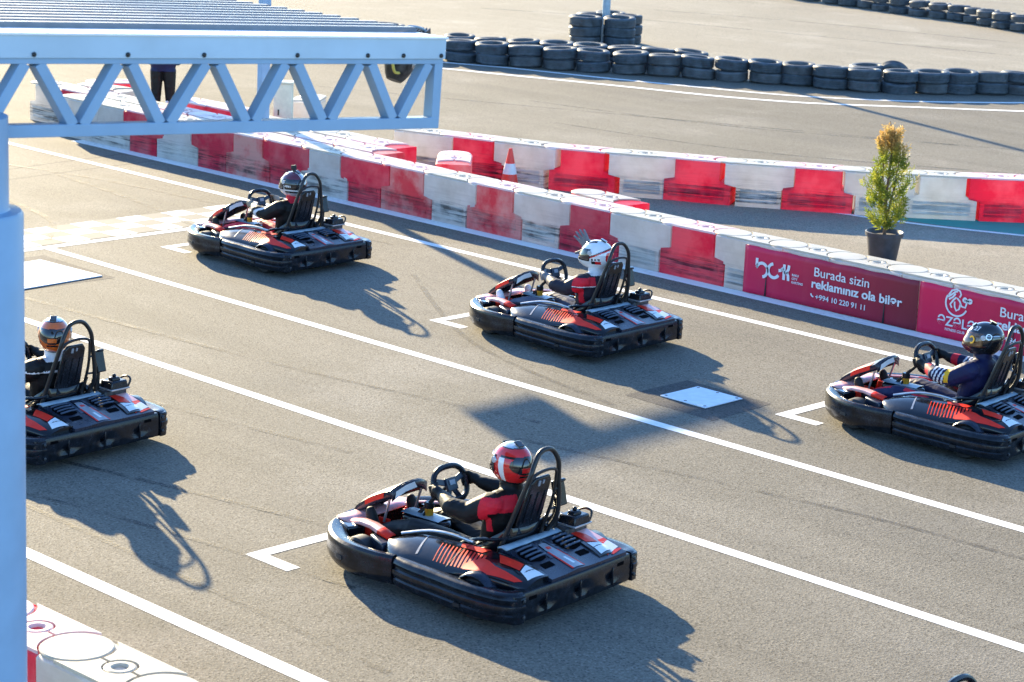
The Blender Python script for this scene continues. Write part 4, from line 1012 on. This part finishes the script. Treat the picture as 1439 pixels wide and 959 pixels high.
def hand_open(mb0, wrist, fdir, side, thumb):
    mb = MB()
    w, f, s, t = map(Vector, (wrist, fdir, side, thumb)); f.normalize(); s = (s - f * s.dot(f)).normalized()
    for k in (-1.5, -.5, .5, 1.5): limb(mb, [w + s * k * .009, w + f * .095 + s * k * .026], [.022, .0165], 8)
    for k, l in ((-1.5, .062), (-.5, .078), (.5, .084), (1.5, .074)):
        b = w + f * .09 + s * k * .027; d = (f + s * k * .2).normalized(); l *= 1.22; limb(mb, [b, b + d * l * .55, b + d * l + Vector((0, 0, -.004))], [.0135, .0125, .0105], 8)
    limb(mb, [w + f * .025 + s * .02, w + f * .04 + t * .065, w + f * .06 + t * .115], [.021, .0155, .012], 8)
    mb0.add([w + (Vector(v) - w) * 1.2 for v in mb.v], mb.f)
def fuse(mb, name, voxel, mats, paintf, parent, smooth=4):
    me = mb.mesh('tmp', M['c_black']); o = bpy.data.objects.new('tmp', me); COL.objects.link(o)
    r = o.modifiers.new('r', 'REMESH'); r.mode = 'VOXEL'; r.voxel_size = voxel
    s = o.modifiers.new('s', 'SMOOTH'); s.factor = .5; s.iterations = smooth
    dg = bpy.context.evaluated_depsgraph_get(); out = bpy.data.meshes.new_from_object(o.evaluated_get(dg)); out.name = name
    bpy.data.objects.remove(o); out.materials.clear()
    for m in mats: out.materials.append(M[m])
    for p in out.polygons: p.material_index = paintf(p.center); p.use_smooth = True
    return out
def helmet(person, head, yaw, pat, mats, visor, extra=None, pitch=0.):
    n, m = 128, 84; mb = MB(); rows = []; dirs = []
    for i in range(m + 1):
        t = PI * i / m; row = []
        for k in range(n):
            a = 2 * PI * k / n; d = Vector((math.sin(t) * math.cos(a), math.sin(t) * math.sin(a), math.cos(t)))
            p = Vector((d.x * .152, d.y * .124, d.z * .142))
            if d.z < .1: p.x += .042 * max(0, d.x) * min(1, (.1 - d.z) * 2.2); p.y *= 1 - .12 * min(1, (.1 - d.z))
            if p.z < -.115: q = -.115; p.x *= 1.0 + .35 * (1 - abs(p.z) / .142) ; p.z = q - (abs(p.z) - .115) * .15
            if d.x < -.2 and d.z > .1: p.x -= .012 * (1 - abs(d.y))
            row.append(p)
        rows.append(row)
    mb.grid(rows, 0, True)
    h = None
    me = mb.mesh('helmet', [M[q] for q in mats], 40)
    for p in me.polygons:
        c = p.center; d = Vector((c.x / .152, c.y / .124, c.z / .142)).normalized(); p.material_index = pat(d)
    h = link('helmet', me, person); h.location = head; h.rotation_euler = (0, pitch, yaw)
    mb = MB(); rows = []
    for i in range(9):
        t = R(62 + 46 * i / 8); rows.append([(math.sin(t) * math.cos(a) * (.157 + .03 * max(0, i - 3) / 5), math.sin(t) * math.sin(a) * .129, math.cos(t) * .146) for a in [R(-78 + 156 * k / 24) for k in range(25)]])
    mb.grid(rows); v = mb.build('visor', M[visor], h); so = v.modifiers.new('thickness', 'SOLIDIFY'); so.thickness = .004; so.offset = -1
    mb = MB()
    for sg in (1, -1): mb.lathe([(0, 0), (.022, 0), (.02, .008), (0, .009)], 16, Matrix.Translation((.035, sg * .12, .035)) @ Matrix.Rotation(R(-90 * sg), 4, 'X'), False)
    mb.build('visor_pivot', M['h_silver'], h)
    mb = MB(); mb.box((-.06, 0, .142), (.06, .05, .012), Matrix.Rotation(R(-24), 3, 'Y')); mb.box((.09, .0, .118), (.04, .04, .01), Matrix.Rotation(R(38), 3, 'Y')); mb.build('air_vent', M['h_black'], h, .004)
    if extra: extra(h)
    return h

def driver(name_label, mats, paintf, hel, wave=False, loc=(0, 0), yaw=0., head_yaw=0., lean=0.):
    per = thing('person', name_label, 'person', (loc[0], loc[1], 0), yaw, 'drivers seated in the go-karts')
    mb = MB()
    torso(mb, [((-.2, 0, .13), .10, .15), ((-.22, 0, .2), .125, .175), ((-.27, 0, .33), .12, .155), ((-.31, 0, .45), .13, .185), ((-.335, 0, .56), .12, .205), ((-.345, 0, .63), .095, .17), ((-.345, 0, .69), .06, .075)])
    limb(mb, [(-.345, 0, .65), (-.34, 0, .78)], [.078, .074])
    limb(mb, [(-.34, -.13, .615), (-.34, .13, .615)], [.075, .075])
    for sg in (1, -1):
        limb(mb, [(-.17, sg * .09, .19), (.08, sg * .14, .245), (.3, sg * .18, .285)], [.106, .096, .076])
        limb(mb, [(.3, sg * .18, .285), (.46, sg * .192, .24), (.62, sg * .2, .185)], [.076, .072, .052])
        limb(mb, [(.615, sg * .2, .17), (.645, sg * .2, .24), (.675, sg * .2, .325)], [.05, .044, .036]); limb(mb, [(.60, sg * .2, .165), (.63, sg * .2, .17)], [.045, .04])
    cw = Vector((.165, 0, .588)); nv = Vector((-.93, 0, .37)); uv_ = Vector((.37, 0, .93))
    for sg in (1, -1):
        if wave and sg < 0:
            limb(mb, [(-.33, -.16, .61), (-.2, -.33, .64), (-.08, -.43, .69)], [.074, .062, .054]); limb(mb, [(-.08, -.43, .69), (.08, -.46, .745), (.12, -.46, .76)], [.052, .042, .036])
            hand_open(mb, (.125, -.46, .755), (.62, .1, .72), (.75, -.1, -.6), Vector((.8, .15, -.75)))
            continue
        a = R(-6 if sg > 0 else 180); c = cw + Vector((0, 1, 0)) * math.cos(a) * .158 + uv_ * math.sin(a) * .118
        el = Vector((-.075, sg * .265, .545)); wr = Vector(c) + Vector((-.10, sg * .035, -.005))
        limb(mb, [(-.335, sg * .182, .61), (-.2, sg * .235, .53), el], [.082, .073, .063]); limb(mb, [el, el.lerp(wr, .5), wr], [.062, .054, .042])
        hand_grip(mb, wr, c, (0, sg, 0), uv_ * 1.0, nv)
    me = fuse(mb, 'person_body', .0085, mats, paintf, per)
    b = link('body', me, per)
    helmet(per, Vector((-.345, 0, .843)), head_yaw, *hel)
    return per

KT = {1: (9.93, -10.03, R(5.0)), 2: (18.542, -15.536, R(2.15)), 3: (14.152, -15.491, R(1.69)), 4: (10.02, -15.6, R(4.5)), 5: (14.427, -9.67, R(4.1)), 6: (5.64, -9.50, R(4))}
kart = make_kart()
KL = {1: 'black go-kart with red stripes carrying the driver in the red helmet', 2: 'go-kart farthest up the grid, beside the chequered band, with a red-trousered driver', 3: 'go-kart of the driver who waves, below the red barrier block', 4: 'go-kart at the right edge in front of the crimson banners', 5: 'go-kart half hidden behind the blue column, driver in orange helmet', 6: 'go-kart cut by the bottom right corner, only the top of its front in frame'}
for i in (1, 2, 3, 4, 5, 6):
    o = kart if i == 1 else copy_tree(kart)
    o.location = (KT[i][0], KT[i][1], 0); o.rotation_euler = (0, 0, KT[i][2]); o['label'] = KL[i]

def base(c, glove, shoe, suit, legs=None):
    if c.x > .045 and c.z > .46 and abs(c.y) < .26: return glove
    if c.x > .575 and c.z < .36: return shoe
    if legs is not None and (c.x > -.12 and c.z < .44 and (abs(c.y) < .25) and c.z < .42 - .1 * (c.x < .02)): return legs
    return suit
# 1: black suit with red shoulder yoke
def p1(c):
    i = base(c, 0, 0, 0)
    if i == 0 and c.x < -.30 and c.y > -.05 and c.z > .4:
        if .56 < c.z < .665 and c.y > .05 and c.x > -.5: return 1
        if .42 < c.z < .6 and c.y > .1 and abs(c.x + .315) < .028 + .5 * max(0, c.z - .53): return 1
    return i
def h1(d, main=0, blk=1, wht=2, sil=3):
    back = -d.x
    if d.z > .72: return sil if d.z > .84 else (blk if d.z > .8 else main)
    if d.z > .52: return main
    if d.z > .42 and back > .1: return blk
    # rear: dark arched panel with coloured cheeks
    e = (d.y / .8) ** 2 + ((d.z - .12) / .42) ** 2
    if back > .3 and e < 1: return blk if not (-.2 < d.z < .02 and abs(d.y) < .3) else main
    if back > .3 and -.45 < d.z < -.32 and abs(d.y) < .35: return blk
    az = math.degrees(math.atan2(abs(d.y), d.x))
    if 96 < az < 110 and -.7 < d.z < .42: return wht
    if 92 < az < 95 and -.7 < d.z < .42: return wht
    if az < 62 and -.6 < d.z < .2: return blk
    return main if d.z > -.72 else blk
driver('driver in black suit with red yoke and red, black and white helmet', ['c_black', 'c_red'], p1, (h1, ['h_red', 'h_black', 'h_white', 'h_silver'], 'visor'), loc=KT[1][:2], yaw=KT[1][2], head_yaw=R(-12))
# 2: black jacket with pale sleeve flashes, red trousers
def p2(c):
    i = base(c, 3, 0, 0, 1)
    if i == 0:
        if c.z > .66 and abs(c.y) < .1 and c.x < -.2: return 1
        w = math.sin(c.x * 38 + c.z * 22 + 2 * math.sin(c.y * 30))
        if -.22 < c.x < .05 and abs(c.y) > .17 and c.z > .38 and w > .72: return 2
    return i
def h2(d):
    if abs(d.y - .0) < .10 and d.z > .15: return 2
    if .16 < abs(d.y) < .22 and d.z > .2: return 2
    w = d.z + .5 * d.x * .6
    if d.x > .2 and d.z < .45: return 2 if d.z < -.1 or d.z > .25 else 1
    if -.42 < d.z < -.3: return 2
    if -.1 < d.z < .04 and -.4 < d.x < .35: return 2 if math.sin(d.x * 45) > -.1 else 0
    if d.z < -.55: return 3
    return 0 if d.z < .5 else 1
def cam2(h):
    mb = MB(); mb.box((.0, .0, .185), (.03, .06, .045)); mb.box((-.01, 0, .155), (.03, .03, .03)); mb.lathe([(0, 0), (.014, 0), (.014, .01), (0, .01)], 12, Matrix.Translation((.015, -.012, .19)) @ Matrix.Rotation(R(90), 4, 'Y'), False); o = mb.build('action_camera', M['matte_black'], h, .004)
driver('driver in black jacket and red trousers with an action camera on the helmet', ['c_black', 'c_red', 'c_white', 'c_tan'], p2, (h2, ['h_black', 'h_maroon', 'h_white', 'h_silver'], 'visor', cam2), loc=KT[2][:2], yaw=KT[2][2], head_yaw=R(6))
# 3: charcoal suit, red shoulder panel with white edge, one hand raised
def p3(c):
    if c.x > .07 and c.y < -.3 and c.z > .7: return 3
    i = base(c, 3, 4, 0, 5)
    if i == 0 and c.x < -.295:
        if c.z > .665 and abs(c.y) < .12: return 2
        if .575 < c.z < .655 and abs(c.y) > .1: return 1
        if .567 < c.z <= .575 and abs(c.y) > .1: return 2
        if .4 < c.z < .56 and abs(c.y) > .11 and abs(c.x + .33) < .026 + .4 * max(0, c.z - .5): return 1
    return i
def h3(d):
    w = d.z - .55 * (-d.x) * .9
    if d.x > .45 and -.25 < d.z < .35: return 1
    if d.x > -.1 and d.z > .62 and abs(d.y) < .5: return 1 if abs(d.y) > .25 else 0
    if -.02 < w < .06 and d.x < .5: return 2
    if .06 <= w < .14 and d.x < .3: return 1
    if -.52 < d.z < -.3 and d.x < .1 and d.x > -.5: return 2 if d.x < -.15 else 1
    if -.28 < d.z < -.12 and -.45 < d.x < .5 and math.sin(d.x * 30) > .1: return 1
    if d.x < -.75 and abs(d.z) < .3: return 2
    return 0
driver('waving driver in charcoal suit with red shoulder panel and white helmet', ['c_char', 'c_red', 'c_white', 'c_glove', 'c_white', 'c_grey'], p3, (h3, ['h_white', 'h_black', 'h_red'], 'visor'), wave=True, loc=KT[3][:2], yaw=KT[3][2], head_yaw=R(22))
# 4: navy suit with bright sleeves, black helmet with 27
def p4(c):
    i = base(c, 3, 3, 0)
    if i == 0:
        if c.x > -.1 and c.z > .4:
            s = (c.x * 1.0 + .07)
            if .035 < c.x < .075: return 3
            if -.02 < c.x < .03 and abs(c.y) > .12: return 1 if c.z > .52 + .6 * (c.x) else 4
        if -.17 < c.x < -.06 and abs(c.y) > .2 and c.z > .47: return 2 if math.sin(c.x * 190 + c.z * 60) > .2 else 0
        if -.21 < c.x < -.17 and abs(c.y) > .2 and c.z > .5: return 4
        if -.05 < c.x < .55 and c.z < .4 and abs(abs(c.y) - .2 - .0 * c.x) < .02 and math.sin(c.x * 16) > -.6: return 1
    return i
def h4(d):
    if .34 < d.z < .37 and d.x < .4: return 1
    if d.x > .72 and d.z < -.25: return 2
    return 0
def num27(h):
    vs, fs = text_mesh('27', .062, .001)
    mb = MB()
    for sg in (1,):
        for v in vs:                                    # wrapped on to the shell
            pass
    out = []
    for v in vs:
        a = R(48) + (v.x - .035) / .13; b = R(44) + (v.y - .02) / .15
        d = Vector((math.cos(b) * math.cos(a), math.cos(b) * math.sin(a), math.sin(b))); out.append(Vector((d.x * .152, d.y * .124, d.z * .142)) * 1.012 + d * v.z)
    mb.add(out, fs); mb.build('number', M['h_white'], h)
    mb = MB(); mb.lathe([(.018, 0), (.026, 0), (.026, .003), (.018, .003)], 18, Matrix.Translation((-.01, .121, .045)) @ Matrix.Rotation(R(-80), 4, 'X')); mb.build('ring_badge', M['h_silver'], h)
    mb = MB(); mb.lathe([(.02, 0), (.033, 0), (.033, .004), (.02, .004)], 20, Matrix.Translation((.118, .088, .012)) @ Matrix.Rotation(R(-50), 4, 'Z') @ Matrix.Rotation(R(-80), 4, 'X') @ Matrix.Rotation(R(10), 4, 'Y')); mb.build('visor_reflection_ring', M['gold'], h)  # orange ring reflected in the visor, built as a gold ring
driver('driver in navy suit with red and yellow cuffs and black helmet numbered 27', ['c_navy', 'c_red', 'c_white', 'c_black', 'c_yellow'], p4, (h4, ['h_black', 'h_silver', 'h_maroon'], 'visor_orange', num27), loc=KT[4][:2], yaw=KT[4][2], head_yaw=R(38))
# 5: black suit, pale hood, orange helmet
def p5(c):
    i = base(c, 0, 0, 0)
    if c.z > .66 and abs(c.y) < .12 and c.x < -.2: return 1
    if .585 < c.z < .595 and c.x < -.2: return 1
    return i
driver('driver in black suit with orange helmet beside the blue column', ['c_black', 'c_white'], p5, (lambda d: h1(d, 0, 1, 2, 3), ['h_orange', 'h_black', 'h_orange', 'h_silver'], 'visor'), loc=KT[5][:2], yaw=KT[5][2], head_yaw=R(-46))
driver('driver cut off by the bottom right corner of the picture', ['c_black'], lambda c: 0, (lambda d: 0, ['h_white'], 'visor'), loc=KT[6][:2], yaw=KT[6][2])

# standing marshal behind the barrier pile, back towards the track
per = thing('person', 'person in dark navy top and black trousers standing behind the barrier pile', 'person', (26.35, -20.02, 0), R(-46))
mb = MB()
torso(mb, [((0, 0, .84), .1, .15), ((0, 0, .95), .125, .19), ((0, 0, 1.1), .125, .18), ((0, 0, 1.28), .13, .2), ((.01, 0, 1.4), .115, .2), ((.01, 0, 1.47), .07, .12), ((.01, 0, 1.53), .05, .06)])
limb(mb, [(.01, 0, 1.45), (.02, 0, 1.58)], [.055, .055]); limb(mb, [(.0, -.15, 1.41), (.0, .15, 1.41)], [.075, .075])
for i in range(1):
    rows = []
mb.ball((.03, 0, 1.66), (.1, .077, .122)); mb.ball((.12, 0, 1.64), (.022, .016, .025)); mb.ball((.105, 0, 1.575), (.03, .03, .03))
for sg in (1, -1):
    mb.ball((.02, sg * .078, 1.65), (.022, .012, .032))
    limb(mb, [(0, sg * .09, .88), (.01, sg * .1, .5), (-.01, sg * .115, .1)], [.1, .072, .052]); limb(mb, [(-.03, sg * .115, .05), (.15, sg * .13, .04)], [.05, .04])
    limb(mb, [(0, sg * .2, 1.4), (-.02, sg * .27, 1.12), (.08, sg * .2, .98)], [.066, .055, .045])
    w0 = Vector((.08, sg * .2, .98)); limb(mb, [w0, w0 + Vector((.06, -sg * .05, -.01))], [.036, .036])
    for q in range(4): b0 = w0 + Vector((.07, -sg * .06, .026 - .018 * q)); limb(mb, [b0, b0 + Vector((.03, -sg * .03, 0)), b0 + Vector((.02, -sg * .06, -.005))], [.0105, .01, .009], 8)
    limb(mb, [w0 + Vector((.05, -sg * .02, .03)), w0 + Vector((.09, -sg * .03, .05))], [.013, .011], 8)
def pm(c):
    if c.z > 1.5: return 2
    if c.x > .04 and c.z < 1.05 and c.z > .9 and abs(c.y) < .21 and c.x > .09: return 2
    return 0 if c.z > .86 else 1
me = fuse(mb, 'person_body', .011, ['c_navy', 'c_black', 'skin'], pm, per); link('body', me, per)
mb = MB(); mb.ball((.015, 0, 1.69), (.108, .086, .108)); hr = mb.build('hair', M['matte_black'], per)
